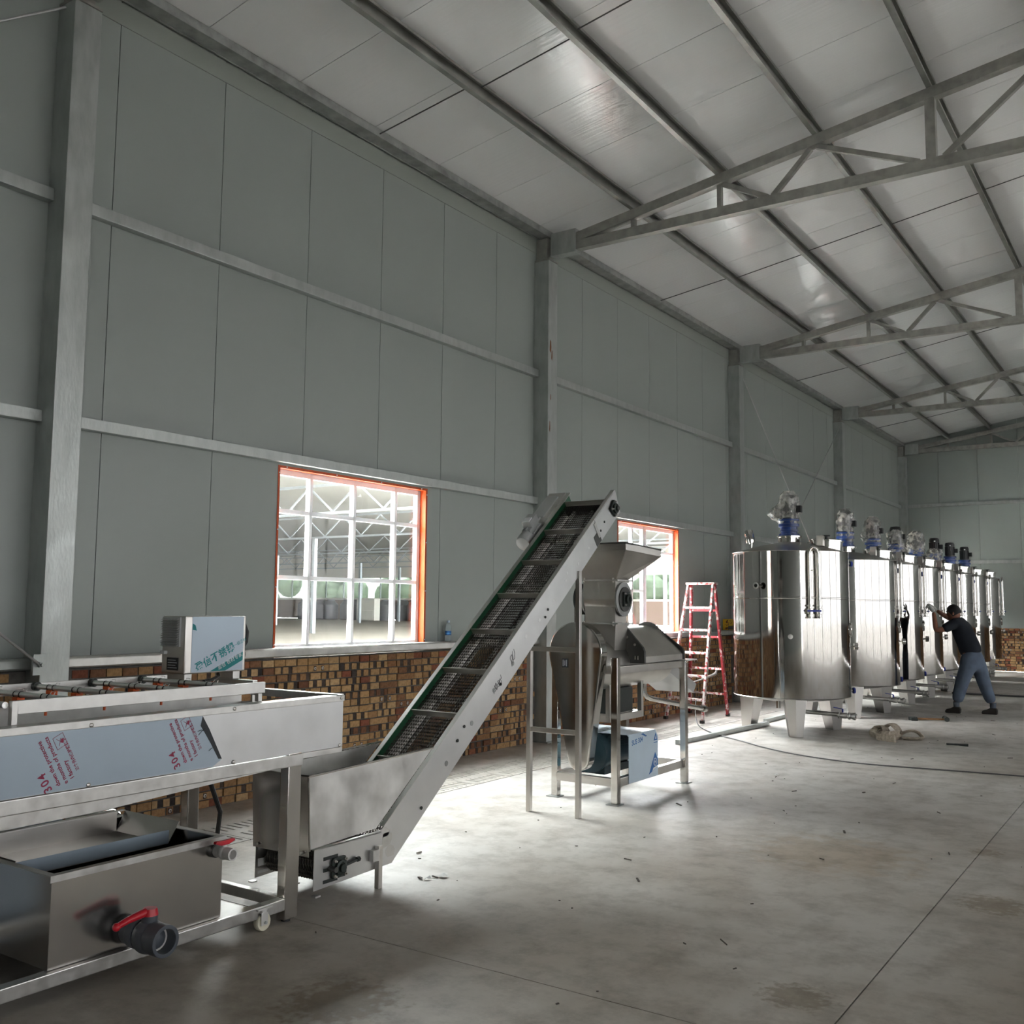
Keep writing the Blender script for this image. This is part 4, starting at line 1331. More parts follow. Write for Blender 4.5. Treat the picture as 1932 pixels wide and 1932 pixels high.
MB().cyl((FXX - .02, *hc), (NX + .05, *hc), .014, n=14).cyl((bx0, *hc), (bx1, *hc), .048, n=24).build('head_roller', 'dark_steel', cn)
MB().cyl((FXX - .02, 3.80, .175), (NX + .05, 3.80, .175), .014, n=14).cyl((bx0, 3.80, .175), (bx1, 3.80, .175), .060, n=24).build('tail_roller', 'dark_steel', cn)


def bearing(y, z, x, rot, sx=1, r=.038):
    b = MB()
    h = .052
    c, s_ = math.cos(rot), math.sin(rot)
    P = [(y + c * u - s_ * v, z + s_ * u + c * v) for u, v in ((-h, -h * .8), (-h * .8, -h), (h * .8, -h), (h, -h * .8), (h, h * .8), (h * .8, h), (-h * .8, h), (-h, h * .8))]
    b.prism(P, 'x', x, x + sx * .014)
    b.lathe([(r, .014), (r, .030), (r * .7, .034), (r * .62, .028), (.02, .028), (.02, .045), (0, .045)], (x, y, z), (sx, 0, 0), 24)
    o = b.build('bearing', 'cast_green_black', cn, bevel=.002)
    for u, v in ((-1, -1), (1, -1), (1, 1), (-1, 1)):
        yy, zz = y + c * u * h * .74 - s_ * v * h * .74, z + s_ * u * h * .74 + c * v * h * .74
        MB().cyl((x + sx * .014, yy, zz), (x + sx * .024, yy, zz), .0085, n=6).cyl((x + sx * .024, yy, zz), (x + sx * .034, yy, zz), .005, n=8).build('bolt', 'stainless', o)
    return o


bearing(hc[0] + .0, hc[1], NX + .004, TH + .3)
bearing(3.86, .172, NX + .001, 0)
for z in (.115, .172, .23):
    MB().box(NX, NX + .0012, 3.755, 3.86, z - .009, z + .009).build('take_up_slot', 'iron_black', pn, smooth=0)
for z in (.11, .16, .235):
    MB().box(FXX - .0012, FXX + .0052, 3.705, 3.78, z - (.02 if z == .16 else .007), z + (.02 if z == .16 else .007)).build('take_up_slot', 'paper_white', pf, smooth=0)
MB().cyl((NX + .018, 3.90, .176), (NX + .018, 4.0, .187), .008, n=10).cyl((NX + .018, 3.985, .186), (NX + .018, 4.005, .188), .013, n=6).build('take_up_screw', 'iron_black', cn)
# feed hopper round the tail
X0, X1 = FXX + .012, NX - .012
HY = [(3.665, .292), (3.645, .655), (4.645, .689), (4.165, .312)]
ho = MB().prism(HY, 'x', X1 - .003, X1).prism(HY, 'x', X0, X0 + .003).build('feed_hopper', 'stainless_dull', cn, smooth=0)
MB().sheet([(X0, 3.665, .255), (X1, 3.665, .255), (X1, 3.645, .655), (X0, 3.645, .655)], .003).build('hopper_end', 'stainless_mirror', cn, smooth=0)
MB().tube([(X1, 4.65, .69), (X1, 3.648, .657), (X0, 3.648, .657), (X0, 4.65, .69)], .007, 8).build('rolled_edge', 'stainless_bright', ho)
MB().tube([(X1, 3.648, .655), (X1, 3.667, .285)], .006, 8).build('rolled_edge', 'stainless_bright', ho)
for x in (X0 + .04, (X0 + X1) / 2, X1 - .04):
    MB().cyl((x, 3.655, .275), (x, 3.645, .275), .008, n=8).build('bolt', 'stainless', ho)
# feet
for x in (NX + .001, FXX - .031):
    MB().box(x, x + .03, 4.145, 4.175, 0, .225).build('foot_post', 'stainless', cn, bevel=.002)
    MB().box(x, x + .03, 3.675, 3.71, .06, .068).box(x, x + .03, 4.10, 4.145, .15, .21).build('foot_bracket', 'stainless_dull', cn, smooth=0)
# head support stand
for x in (2.045, 2.470):
    y = 6.33
    zt = .30 + SU * ((y - 4.2 - SU * .19) / CU) - CU * .19
    MB().box(x, x + .036, y - .018, y + .018, 0, zt + (.03 if x > 2.3 else .0)).build('stand_leg', 'stainless', cn, bevel=.003)
for z in (1.19, .59):
    MB().box(2.081, 2.470, 6.315, 6.345, z, z + .036).build('stand_brace', 'stainless', cn, bevel=.003)
# drive motor on the far side
A = lambda s, t, x: (x, *S(s, t))
mo = MB().cyl(A(2.84, -.03, 1.96), A(3.06, -.03, 1.96), .062, n=24).build('drive_motor', 'motor_grey', cn, bevel=.003)
for i in range(12):
    an = 2 * math.pi * i / 12
    incl(2.86, 3.05, -.03 + .060 * math.cos(an) - .003, -.03 + .072 * math.cos(an) + .003, 1.96 + .060 * math.sin(an) - .004, 1.96 + .070 * math.sin(an) + .004).build('cooling_fin', 'motor_grey', mo, smooth=0)
MB().lathe([(.066, 0), (.068, .05), (.060, .075), (.03, .085), (0, .086)], A(2.84, -.03, 1.96), Vector(A(2.7, -.03, 1.96)) - Vector(A(2.84, -.03, 1.96)), 24).build('fan_cover', 'motor_grey', mo)
incl(2.90, 3.02, .03, .085, 1.92, 2.0).build('terminal_box', 'motor_grey', mo, bevel=.004)
incl(2.905, 2.96, .085, .092, 1.93, 1.99).build('terminal_lid', 'white_frame', mo, smooth=0)
incl(3.06, 3.36, -.12, .03, 1.90, 2.02).build('gearbox', 'motor_grey', cn, bevel=.012)
incl(3.0, 3.42, -.01, .02, 1.90, FXX).build('motor_bracket', 'stainless_dull', cn, smooth=0)

# ================================================================== FRUIT CRUSHER / PULPER
cr = thing('fruit_crusher', 'stainless fruit crusher with square funnel, belt guard and pulping drum', 'crusher', (2.2, 7.55, 0))
ZT = 1.06
LEGS = [(2.447, 6.90), (1.885, 6.93), (2.47, 8.12), (1.89, 8.12)]
for x, y in LEGS:
    MB().box(x, x + .056, y, y + .056, .008, ZT if (x, y) != LEGS[0] else 1.13).build('leg', 'stainless_bright', cr, bevel=.004)
    MB().box(x - .03, x + .075, y - .03, y + .075, 0, .008).build('foot_plate', 'galvanized_dark', cr)
for z0, z1 in ((.135, .20), (ZT - .06, ZT)):
    MB().box(2.452, 2.50, 6.957, 8.119, z0, z1).build('frame_rail', 'stainless', cr, bevel=.004)
    MB().box(1.892, 1.938, 6.987, 8.119, z0, z1).build('frame_rail', 'stainless', cr, bevel=.004)
    MB().box(1.942, 2.446, 6.915, 6.955, z0, z1).build('frame_rail', 'stainless', cr, bevel=.004)
    MB().box(1.947, 2.469, 8.13, 8.17, z0, z1).build('frame_rail', 'stainless', cr, bevel=.004)
MB().box(2.44, 2.56, 8.06, 8.30, ZT, ZT + .012).build('corner_plate', 'stainless_dull', cr)
# belt guard: teardrop
C1, R1, C2, R2 = (2.183, 1.165), .24, (2.215, .345), .095
d = math.hypot(C2[0] - C1[0], C2[1] - C1[1])
base = math.degrees(math.atan2(C2[1] - C1[1], C2[0] - C1[0]))
be = math.degrees(math.acos((R1 - R2) / d))
out = arc(C1, R1, base + be, base + 360 - be, 30) + arc(C2, R2, base - be, base + be, 14)
MB().prism(out, 'y', 6.79, 6.895).build('belt_guard', 'stainless_bright', cr, bevel=.012, smooth=50)
in1 = arc(C1, R1 - .02, base + be, base + 360 - be, 24) + arc(C2, R2 - .02, base - be, base + be, 10)
MB().box(2.07, 2.125, 6.786, 6.79, 1.045, 1.115).build('maker_plate', 'plate_black', cr, smooth=0)
MB().box(2.078, 2.082, 6.785, 6.786, 1.055, 1.105).box(2.095, 2.099, 6.785, 6.786, 1.06, 1.10).box(2.11, 2.114, 6.785, 6.786, 1.055, 1.105).build('plate_print', 'print_white', cr, smooth=0)
# pulping drum (half trough below, hood above)
DC = (2.20, 1.06)
MB().lathe([(0, 6.90), (.205, 6.905), (.205, 8.14), (0, 8.145)], (DC[0], 0, DC[1] - .0), (0, 1, 0), 40).build('drum_trough', 'stainless', cr)
MB().lathe([(.0, 8.145), (.16, 8.15), (.10, 8.20), (0, 8.205)], (DC[0], 0, DC[1]), (0, 1, 0), 32).build('drum_end', 'stainless_dull', cr)
hood = [(1.90, 1.07), (1.90, 1.17), (2.02, 1.32), (2.08, 1.352), (2.14, 1.362), (2.20, 1.355), (2.28, 1.318), (2.475, 1.15), (2.495, 1.12), (2.495, 1.07)]
MB().prism(hood, 'y', 7.34, 8.14).build('hood', 'stainless', cr, smooth=28)
plate_n = [(1.87, 1.07), (1.87, 1.20), (2.06, 1.40), (2.33, 1.40), (2.52, 1.20), (2.535, 1.165), (2.535, 1.07)]
MB().prism(plate_n, 'y', 7.31, 7.338).build('hood_end_plate', 'dark_steel', cr, bevel=.004)
plate_f = [(1.86, 1.065), (1.86, 1.16), (1.97, 1.29)] + [(2.14 + .13 * math.cos(math.radians(q)), 1.28 + .115 * math.sin(math.radians(q))) for q in range(150, 29, -15)] + [(2.49, 1.17), (2.505, 1.14), (2.505, 1.065)]
MB().prism(plate_f, 'y', 8.142, 8.17).build('hood_end_plate', 'dark_steel', cr, bevel=.004)
for x, z in ((2.45, 1.22), (2.38, 1.28)):
    MB().cyl((x, 7.31, z), (x, 7.30, z), .010, n=8).build('bolt', 'stainless', cr)
MB().box(2.45, 2.46, 7.302, 7.31, 1.10, 1.13).box(2.475, 2.485, 7.302, 7.31, 1.10, 1.13).build('hinge', 'stainless_bright', cr)
# outlet chute
ch = MB()
a, b, c, e = (2.02, 8.16, .93), (2.36, 8.16, .95), (2.47, 8.42, .76), (2.10, 8.42, .76)
ch.sheet([a, b, c, e], .004)
ch.sheet([b, (2.38, 8.16, 1.04), (2.50, 8.42, .84), c], .004)
ch.sheet([a, e, (2.08, 8.42, .84), (2.00, 8.16, 1.04)], .004)
ch.build('outlet_chute', 'panel_white_steel', cr, smooth=0)
MB().tube([(2.20, 7.97, .87), (2.20, 7.97, .80), (2.20, 7.985, .765), (2.20, 8.03, .735), (2.20, 8.10, .715), (2.20, 8.6, .635), (2.20, 9.25, .535)], .023, 16).pipe((2.2, 9.25, .535), (2.2, 9.31, .526), .033, .022, 16).build('juice_pipe', 'stainless_bright', cr)
MB().pipe((2.20, 7.97, .855), (2.20, 7.97, .88), .034, .02, 18).build('pipe_union', 'stainless_bright', cr)
# inner motor frame
for x, y in ((2.29, 7.66), (1.98, 7.66), (2.29, 7.10), (1.98, 7.10)):
    MB().box(x, x + .04, y, y + .04, .60, ZT - .06).build('inner_post', 'stainless', cr, bevel=.003)
MB().box(2.29, 2.33, 7.14, 7.66, .60, .655).box(1.98, 2.02, 7.14, 7.66, .60, .655).box(2.02, 2.29, 7.10, 7.14, .60, .655).box(2.02, 2.29, 7.66, 7.70, .60, .655).build('inner_rail', 'stainless', cr, smooth=0)
MB().box(2.05, 2.28, 7.2, 7.6, .655, .86).build('inner_housing', 'iron_black', cr, bevel=.01)
# feed drum with cutter, necks and funnel
FC = (7.22, 1.59)
fd = MB().lathe([(.0, 2.085), (.125, 2.085), (.125, 2.385), (0, 2.385)], (0, FC[0], FC[1]), (1, 0, 0), 36).box(2.085, 2.385, FC[0] - .125, FC[0] + .08, 1.59, 1.735).box(2.095, 2.375, FC[0] - .11, FC[0] + .08, 1.40, 1.60)
fd.build('cutter_housing', 'stainless', cr)
for x0, x1 in ((2.386, 2.40), (2.07, 2.084)):
    MB().pipe((x0, *FC), (x1, *FC), .14, .05, 36).build('end_flange', 'galvanized_dark', cr)
MB().pipe((2.40, *FC), (2.412, *FC), .10, .04, 32).build('end_flange', 'dark_steel', cr)
o = MB().box(2.412, 2.428, FC[0] - .055, FC[0] + .055, FC[1] - .06, FC[1] + .06).lathe([(.04, 0), (.04, .02), (.026, .026), (.02, .02), (.014, .04), (0, .04)], (2.428, *FC), (1, 0, 0), 20).build('shaft_bearing', 'cast_green_black', cr, bevel=.003)
for u in (-1, 1):
    for v_ in (-1, 1):
        MB().cyl((2.428, FC[0] + u * .042, FC[1] + v_ * .046), (2.438, FC[0] + u * .042, FC[1] + v_ * .046), .008, n=6).build('bolt', 'stainless', o)
for z, g in ((1.737, .03), (1.385, .03)):
    MB().box(2.085 - g, 2.385 + g, FC[0] - .125 - g * .6, FC[0] + .09 + g, z, z + .012).build('joint_flange', 'stainless_dull', cr, bevel=.002)
    for x in (2.10, 2.37):
        MB().cyl((x, FC[0] - .136, z - .012), (x, FC[0] - .136, z + .024), .007, n=6).build('bolt', 'stainless', cr)
    MB().cyl((2.405, FC[0] + .06, z - .012), (2.405, FC[0] + .06, z + .024), .007, n=6).build('bolt', 'stainless', cr)
lo = [(2.085, FC[0] - .12), (2.385, FC[0] - .12), (2.385, FC[0] + .09), (2.085, FC[0] + .09)]
lo2 = [(2.03, FC[0] - .10), (2.36, FC[0] - .10), (2.36, FC[0] + .085), (2.03, FC[0] + .085)]
MB().hexa([(x, y, 1.10) for x, y in lo2] + [(x, y, 1.385) for x, y in lo]).build('lower_duct', 'stainless', cr, bevel=.003)
Zb, Zs, Zr = 1.75, 1.985, 2.04
B = [(2.085, 7.10), (2.385, 7.10), (2.385, 7.31), (2.085, 7.31)]
T = [(1.93, 7.06), (2.495, 7.06), (2.535, 7.62), (1.93, 7.62)]
fu = MB()
for i in range(4):
    j = (i + 1) % 4
    zf = lambda q: -.03 if T[q][1] > 7.3 else 0
    fu.sheet([(*B[i], Zb), (*B[j], Zb), (*T[j], Zs + zf(j)), (*T[i], Zs + zf(i))], .004)
    fu.sheet([(*T[i], Zs + zf(i)), (*T[j], Zs + zf(j)), (*T[j], Zr + zf(j)), (*T[i], Zr + zf(i))], .004)
fu = fu.build('funnel', 'stainless', cr, smooth=0)
rim = [(*t, Zr + (-.03 if t[1] > 7.3 else 0)) for t in T]
MB().tube(rim, .009, 8, closed=True).build('funnel_rim', 'dark_steel', fu, smooth=0)
# pulley, belt and upper motor on the wall side
MB().lathe([(.0, 0), (.13, 0), (.13, .012), (.115, .02), (.13, .028), (.13, .04), (0, .04)], (1.99, *FC), (1, 0, 0), 32).build('pulley', 'iron_black', cr)
MB().box(1.985, 2.035, 7.12, 7.16, 1.25, 1.60).box(1.985, 2.035, 7.29, 7.33, 1.25, 1.60).build('drive_belt', 'rubber_black', cr, smooth=0)
MB().lathe([(.0, 1.89), (.085, 1.89), (.09, 1.93), (.09, 2.05), (0, 2.05)], (0, 7.22, 1.27), (1, 0, 0), 28).build('upper_motor', 'motor_black', cr)
MB().box(1.93, 2.06, 7.10, 7.34, 1.10, 1.19).build('motor_seat', 'dark_steel', cr)
# main motor under the frame and its filmed cover
MB().lathe([(0, 6.96), (.05, 6.96), (.05, 7.0), (.15, 7.005), (.155, 7.02), (.155, 7.10), (.145, 7.11), (.145, 7.45), (0, 7.46)], (2.20, 0, .36), (0, 1, 0), 32).box(2.08, 2.32, 7.03, 7.44, .20, .26).build('main_motor', 'motor_teal', cr)
mm = cr.children[-1]
for i in range(10):
    an = math.radians(200 + i * 16 - 180)
    cx, cz = 2.20 + .148 * math.cos(an), .36 + .148 * math.sin(an)
    MB().bar((cx, 7.12, cz), (cx, 7.44, cz), .006, .03, up=(math.cos(an), 0, math.sin(an))).build('cooling_fin', 'motor_teal', mm, smooth=0)
cvp = [(7.09, .14), (7.61, .14), (7.61, .455), (7.56, .515), (7.09, .515)]
mc = MB().prism(cvp, 'x', 2.502, 2.506).box(1.98, 2.506, 7.09, 7.56, .515, .519).sheet([(1.98, 7.56, .515), (2.506, 7.56, .515), (2.506, 7.61, .455), (1.98, 7.61, .455)], .004).box(1.98, 2.502, 7.607, 7.61, .20, .455).build('motor_cover', 'film_white', cr, smooth=0)
ux, uy = Vector((0, 1, 0)), Vector((0, 0, 1))
text_mesh('print', 'SUS 304', .056, 'print_blue', mc, plane_mtx((2.5066, 7.14, .43), Vector((0, 1, .08)), Vector((0, -.05, 1))), .0002, .001)
MB().sheet([(2.5066, 7.30, .505), (2.5066, 7.34, .508), (2.5066, 7.41, .48), (2.5066, 7.38, .478)], .0005).build('print', 'print_blue', mc, smooth=0)
MB().sheet([(2.5066, 7.53, .43), (2.5066, 7.60, .43), (2.5066, 7.565, .495)], .0005).sheet([(2.5066, 7.53, .41), (2.5066, 7.60, .41), (2.5066, 7.60, .416), (2.5066, 7.53, .416)], .0005).build('print', 'print_blue', mc, smooth=0)
MB().sheet([(2.5074, 7.553, .44), (2.5074, 7.58, .44), (2.5074, 7.566, .468)], .0004).build('print', 'print_white', mc, smooth=0)
MB().sheet([(2.5066, 7.44, .165), (2.5066, 7.607, .215), (2.5066, 7.607, .27), (2.5066, 7.555, .335)], .0005).build('print', 'print_blue', mc, smooth=0)
MB().sheet([(2.5071, 7.50, .185), (2.5071, 7.607, .216), (2.5071, 7.607, .225), (2.5071, 7.52, .21)], .0005).build('print', 'print_white', mc, smooth=0)
MB().pipe((2.507, 7.555, .255), (2.5076, 7.555, .255), .032, .026, 20).box(2.507, 2.5076, 7.54, 7.546, .24, .27).box(2.507, 2.5076, 7.562, 7.568, .24, .27).box(2.507, 2.5076, 7.546, 7.562, .252, .258).build('print', 'print_white', mc, smooth=0)

# ================================================================== MIXING TANKS
TR = .712


def make_tank(pipe_ang, label):
    t = thing('mixing_tank', label, 'mixing tank', (0, 0, 0), 'row of stainless mixing tanks')
    O = Vector((0, 0, 0))
    MB().lathe([(TR, .455), (TR, 1.643), (TR + .004, 1.648), (TR + .004, 1.66), (TR, 1.665), (TR, 2.222)], n=96, c=(0, 0, 0)).build('shell', 'tank_steel', t, smooth=30)
    MB().lathe([(TR, 2.222), (TR + .003, 2.226), (TR - .02, 2.234), (.40, 2.31), (.15, 2.362), (0, 2.362)], n=64).build('dome', 'tank_leg_steel', t, smooth=40)
    MB().lathe([(TR, .455), (TR + .006, .449), (TR - .02, .44), (.35, .385), (.05, .355), (0, .355)], n=64).build('bottom_dish', 'tank_leg_steel', t, smooth=40)
    for a in (-68, 52, 172):
        a = math.radians(a)
        rd, tg = Vector((math.cos(a), math.sin(a), 0)), Vector((-math.sin(a), math.cos(a), 0))
        def ring(z, ro, ri, w):
            return [rd * ri - tg * w + Vector((0, 0, z)), rd * ro - tg * w * .9 + Vector((0, 0, z)), rd * (ro + .03) + Vector((0, 0, z)), rd * ro + tg * w * .9 + Vector((0, 0, z)), rd * ri + tg * w + Vector((0, 0, z))]
        lo, hi = ring(.0, .665, .54, .085), ring(.47, .665, .44, .145)
        n = 5
        MB().add(lo + hi, [(i, (i + 1) % n, n + (i + 1) % n, n + i) for i in range(n)] + [tuple(range(n - 1, -1, -1)), tuple(range(n, 2 * n))]).build('leg', 'tank_leg_steel', t, bevel=.004, smooth=20)

    def at(ang, r, z):
        a = math.radians(ang)
        return Vector((r * math.cos(a), r * math.sin(a), z))
    # agitator: seat ring, gearbox, motor
    MB().lathe([(.15, 2.355), (.15, 2.362), (.135, 2.365), (.135, 2.425), (.155, 2.428), (.155, 2.445), (0, 2.445)], n=32).build('motor_seat', 'stainless_bright', t)
    gb = MB().lathe([(.0, 2.445), (.135, 2.446), (.135, 2.462), (.105, 2.466), (.105, 2.50), (.118, 2.504), (.118, 2.52), (.105, 2.524), (.105, 2.56), (.13, 2.563), (.13, 2.60), (.108, 2.604), (.108, 2.635), (.13, 2.638), (.13, 2.66), (0, 2.66)], n=28).build('gearbox', 'blue_paint', t)
    for i in range(8):
        p = at(i * 45, .120, 2.46)
        MB().cyl(p, p + Vector((0, 0, .016)), .009, n=6).build('bolt', 'blue_paint', gb)
    mt = MB().lathe([(.0, 2.66), (.125, 2.661), (.125, 2.675), (.088, 2.68), (.088, 2.88), (.095, 2.882), (.095, 2.93), (.08, 2.965), (.04, 2.972), (0, 2.972)], n=28).build('motor', 'motor_black', t)
    for i in range(16):
        p = at(i * 22.5, .092, 2.69)
        a = math.radians(i * 22.5)
        MB().bar(p, p + Vector((0, 0, .185)), .004, .016, up=(math.cos(a), math.sin(a), 0)).build('cooling_fin', 'motor_black', mt, smooth=0)
    MB().cbox(at(15, .125, 2.79), (.07, .075, .09)).build('terminal_box', 'motor_black', mt, bevel=.006)
    MB().cbox(at(-75, .0905, 2.90), (.035, .012, .022)).build('rating_plate', 'white_label', mt)
    # hairpin pipe with valves
    a = pipe_ang
    rd = at(a, 1, 0); tg = at(a + 90, 1, 0)
    c = rd * (TR + .045)
    w = .058
    p0, p1 = c - tg * w, c + tg * w
    pts = [p0 + Vector((0, 0, 1.56))] + [p0 + Vector((0, 0, 2.14))] + [c - tg * (w * math.cos(math.radians(q))) + Vector((0, 0, 2.17 + w * 1.5 * math.sin(math.radians(q)))) for q in range(0, 181, 20)] + [p1 + Vector((0, 0, 2.14)), p1 + Vector((0, 0, 1.56))]
    hp = MB().tube(pts, .0225, 14).build('hairpin_pipe', 'stainless_bright', t)
    for p in (p0, p1):
        MB().lathe([(.0, 1.41), (.036, 1.41), (.036, 1.425), (.024, 1.43), (.024, 1.46), (.042, 1.465), (.042, 1.525), (.024, 1.53), (.024, 1.55), (.036, 1.553), (.036, 1.572), (0, 1.573)], p, n=16).build('pipe_valve', 'stainless_bright', hp)
    h0 = p0 + Vector((0, 0, 1.50)) + rd * .035
    MB().bar(h0 + tg * .12 + rd * .012, h0 - tg * .05 + rd * .012, .022, .022).build('valve_lever', 'blue_handle', hp, bevel=.004)
    for z in (1.66, 1.98):
        MB().box(-.006, .006, -.006, .006, 0, .01).build('pipe_clip', 'stainless', hp, org=O).location = rd * (TR + .02) + Vector((0, 0, z))
    # sight glass, gauge, sampling stub
    sg = at(14, TR - .006, 1.27); d = at(14, 1, 0)
    s = MB().lathe([(.085, 0), (.085, .02), (.075, .03), (.055, .032), (.055, .022), (0, .022)], sg, d, 28).build('sight_glass', 'stainless_bright', t)
    MB().lathe([(.052, .0225), (0, .0235)], sg, d, 24).build('glass_disc', 'motor_black', s)
    g0 = at(24, TR - .004, 1.06); d = at(24, 1, 0)
    g = MB().cyl(g0, g0 + d * .06, .010, n=12).build('gauge_stem', 'stainless_bright', t)
    MB().lathe([(0, .055), (.045, .055), (.045, .095), (.04, .10), (0, .1)], g0, d, 24).build('gauge', 'stainless_bright', g)
    n0 = at(-101, TR - .004, 1.80); d = at(-101, 1, 0)
    n_ = MB().cyl(n0, n0 + d * .085, .020, n=14).pipe(n0 + d * .085, n0 + d * .105, .042, .022, 18).build('inlet_stub', 'stainless_bright', t)
    MB().cyl(n0 + d * .088, n0 + d * .095, .0215, n=14).build('stub_bore', 'iron_black', n_)
    n0 = at(-72, TR - .004, 1.19); d = at(-72, 1, 0)
    MB().lathe([(.03, 0), (.03, .006), (.015, .012), (0, .012)], n0, d, 16).build('probe_boss', 'stainless_dull', t)
    # breather, manway on the dome
    b0 = at(-150, .48, 2.29)
    br = MB().cyl(b0, b0 + Vector((0, 0, .07)), .025, n=14).build('breather_neck', 'stainless_bright', t)
    MB().lathe([(.056, .065), (.060, .10), (.060, .21), (.05, .23), (0, .232)], b0, (-.12, 0, 1), 22).build('breather_cap', 'stainless_bright', br)
    mc = at(22, .45, 2.325)
    mw = MB().lathe([(.20, -.08), (.20, .05), (.215, .052), (.215, .064), (.19, .07), (.16, .082), (0, .092)], mc, (.06, .02, 1), 36).build('manway', 'stainless_bright', t)
    MB().box(-.04, .04, -.27, -.19, -.02, .11).box(-.015, .015, -.2, .2, .075, .105).build('manway_hinge', 'stainless', mw, bevel=.004, org=O).location = mc
    MB().lathe([(.018, 0), (.018, .05), (.05, .055), (.05, .068), (0, .07)], mc + Vector((.05, -.16, .05)), (0, 0, 1), 14).build('manway_knob', 'iron_black', mw)
    # drain pipe with valve, side valve with blue handle
    dp = MB().tube([(0, 0, .36), (0, 0, .28), (.02, 0, .255), (.06, 0, .25), (.80, -.02, .235)], .026, 16).build('drain_pipe', 'stainless_dull', t)
    MB().lathe([(.04, .55), (.04, .565), (.028, .57), (.036, .60), (.036, .64), (.028, .66), (.042, .67), (.042, .69), (.03, .70), (.044, .74), (.044, .755), (0, .756)], (0.03, -.005, .245), (1, -.026, -.02), 20).build('drain_valve', 'stainless_dull', dp)
    MB().cyl((.63, -.02, .27), (.63, -.02, .31), .010, n=10).bar((.63, -.02, .31), (.52, -.02, .325), .02, .008).build('valve_lever', 'blue_handle', dp)
    n0 = at(38, TR - .01, .50); d = at(38, 1, 0)
    sv = MB().cyl(n0, n0 + d * .09, .012, n=12).cyl(n0 + d * .03, n0 + d * .07, .022, n=14).build('level_valve', 'stainless_bright', t)
    MB().lathe([(.012, .085), (.038, .088), (.038, .11), (.02, .115), (0, .116)], n0, d, 16).build('valve_wheel', 'blue_handle', sv)
    MB().tube([n0 + d * .05 + Vector((0, 0, .02)), n0 + d * .05 + Vector((0, 0, 1.62))], .011, 10).build('level_tube', 'stainless_bright', sv)
    n1 = n0 + Vector((0, 0, 1.60))
    MB().cyl(n1, n1 + d * .09, .012, n=12).lathe([(.012, .085), (.036, .088), (.036, .11), (0, .112)], n1, d, 16, 1).build('level_valve_top', ['stainless_bright', 'blue_handle'], sv)
    s0 = at(-95, .40, .40)
    MB().pipe(s0 + Vector((0, 0, -.09)), s0, .028, .022, 16).build('bottom_stub', 'stainless_bright', t)
    return t


def wrap_mesh(seed, z0, z1, r, tail):
    rn = random.Random(seed)
    mb = MB()
    K, n = 14, 22
    ph = [rn.uniform(0, 6.28) for _ in range(4)]
    vs, fs = [], []
    for k in range(K + 1):
        u = k / K
        z = z0 + (z1 - z0) * u
        for i in range(n):
            a = 2 * math.pi * i / n
            rr = r * (1 + .10 * math.sin(3 * a + ph[0] + 5 * u) + .07 * math.sin(7 * a + ph[1] - 9 * u) + rn.uniform(-.05, .05))
            if tail: rr *= 1 + tail * max(0, math.cos(a - 3.6)) ** 4 * math.exp(-((u - .35) / .22) ** 2)
            if u > .85: rr *= 1 - (u - .85) / .15 * .45
            if u < .1: rr *= .9
            vs.append((rr * math.cos(a), rr * math.sin(a), z + rn.uniform(-.008, .008)))
    for k in range(K):
        fs += [(k * n + i, k * n + (i + 1) % n, (k + 1) * n + (i + 1) % n, (k + 1) * n + i) for i in range(n)]
    fs.append(tuple(K * n + i for i in range(n)))
    return mb.add(vs, fs).mesh('plastic_wrap', 'plastic_wrap', smooth=60)


TY = [12.39, 14.93, 16.52, 18.05, 19.65, 21.30, 22.90, 24.60]
TLAB = ['nearest polished mixing tank, flapping plastic over its blue agitator motor', 'second mixing tank from the ladder, its agitator tightly wrapped in plastic', 'third mixing tank from the ladder, behind the bending worker\'s hands',
        'fourth mixing tank from the ladder, black motor top poking from torn wrap', 'fifth mixing tank from the ladder, baggy plastic over its motor', 'sixth mixing tank from the ladder, plastic slipped down from its black motor',
        'seventh mixing tank from the ladder, bare black and blue agitator', 'farthest mixing tank, bare agitator, nearest the brick gable wall']
t1 = make_tank(-50, TLAB[0])
t1.location = (2.05, TY[0], 0)
t2 = make_tank(8, TLAB[1])
TK = [t1, t2]
for i in range(2, 8):
    c = copy_tree(t2)
    c['label'] = TLAB[i]
    TK.append(c)
for i in range(1, 8):
    TK[i].location = (2.05, TY[i], 0)
for i, (z0, z1, r, tail) in enumerate([(2.60, 3.02, .118, 1.3), (2.50, 3.01, .120, .0), (2.55, 3.02, .122, .5), (2.47, 2.93, .135, .0), (2.56, 3.0, .145, .35), (2.45, 2.76, .150, .4)]):
    o = link_mesh('plastic_wrap', wrap_mesh(11 + i, z0, z1, r, tail), TK[i])
    o['label'] = 'crumpled clear plastic wrap'

# ================================================================== LADDER
ld = thing('step_ladder', 'paint spattered red A frame step ladder against the brick wall', 'ladder', (.5, 12.95, 0))
TZ = 1.86
fr = [((.22, 12.58), (.42, 12.93)), ((.85, 12.36), (.80, 12.90))]
rr = [((.16, 13.52), (.44, 12.98)), ((.79, 13.40), (.79, 12.97))]


def lp(seg, u):
    (x0, y0), (x1, y1) = seg
    return Vector((x0 + (x1 - x0) * u, y0 + (y1 - y0) * u, TZ * u))


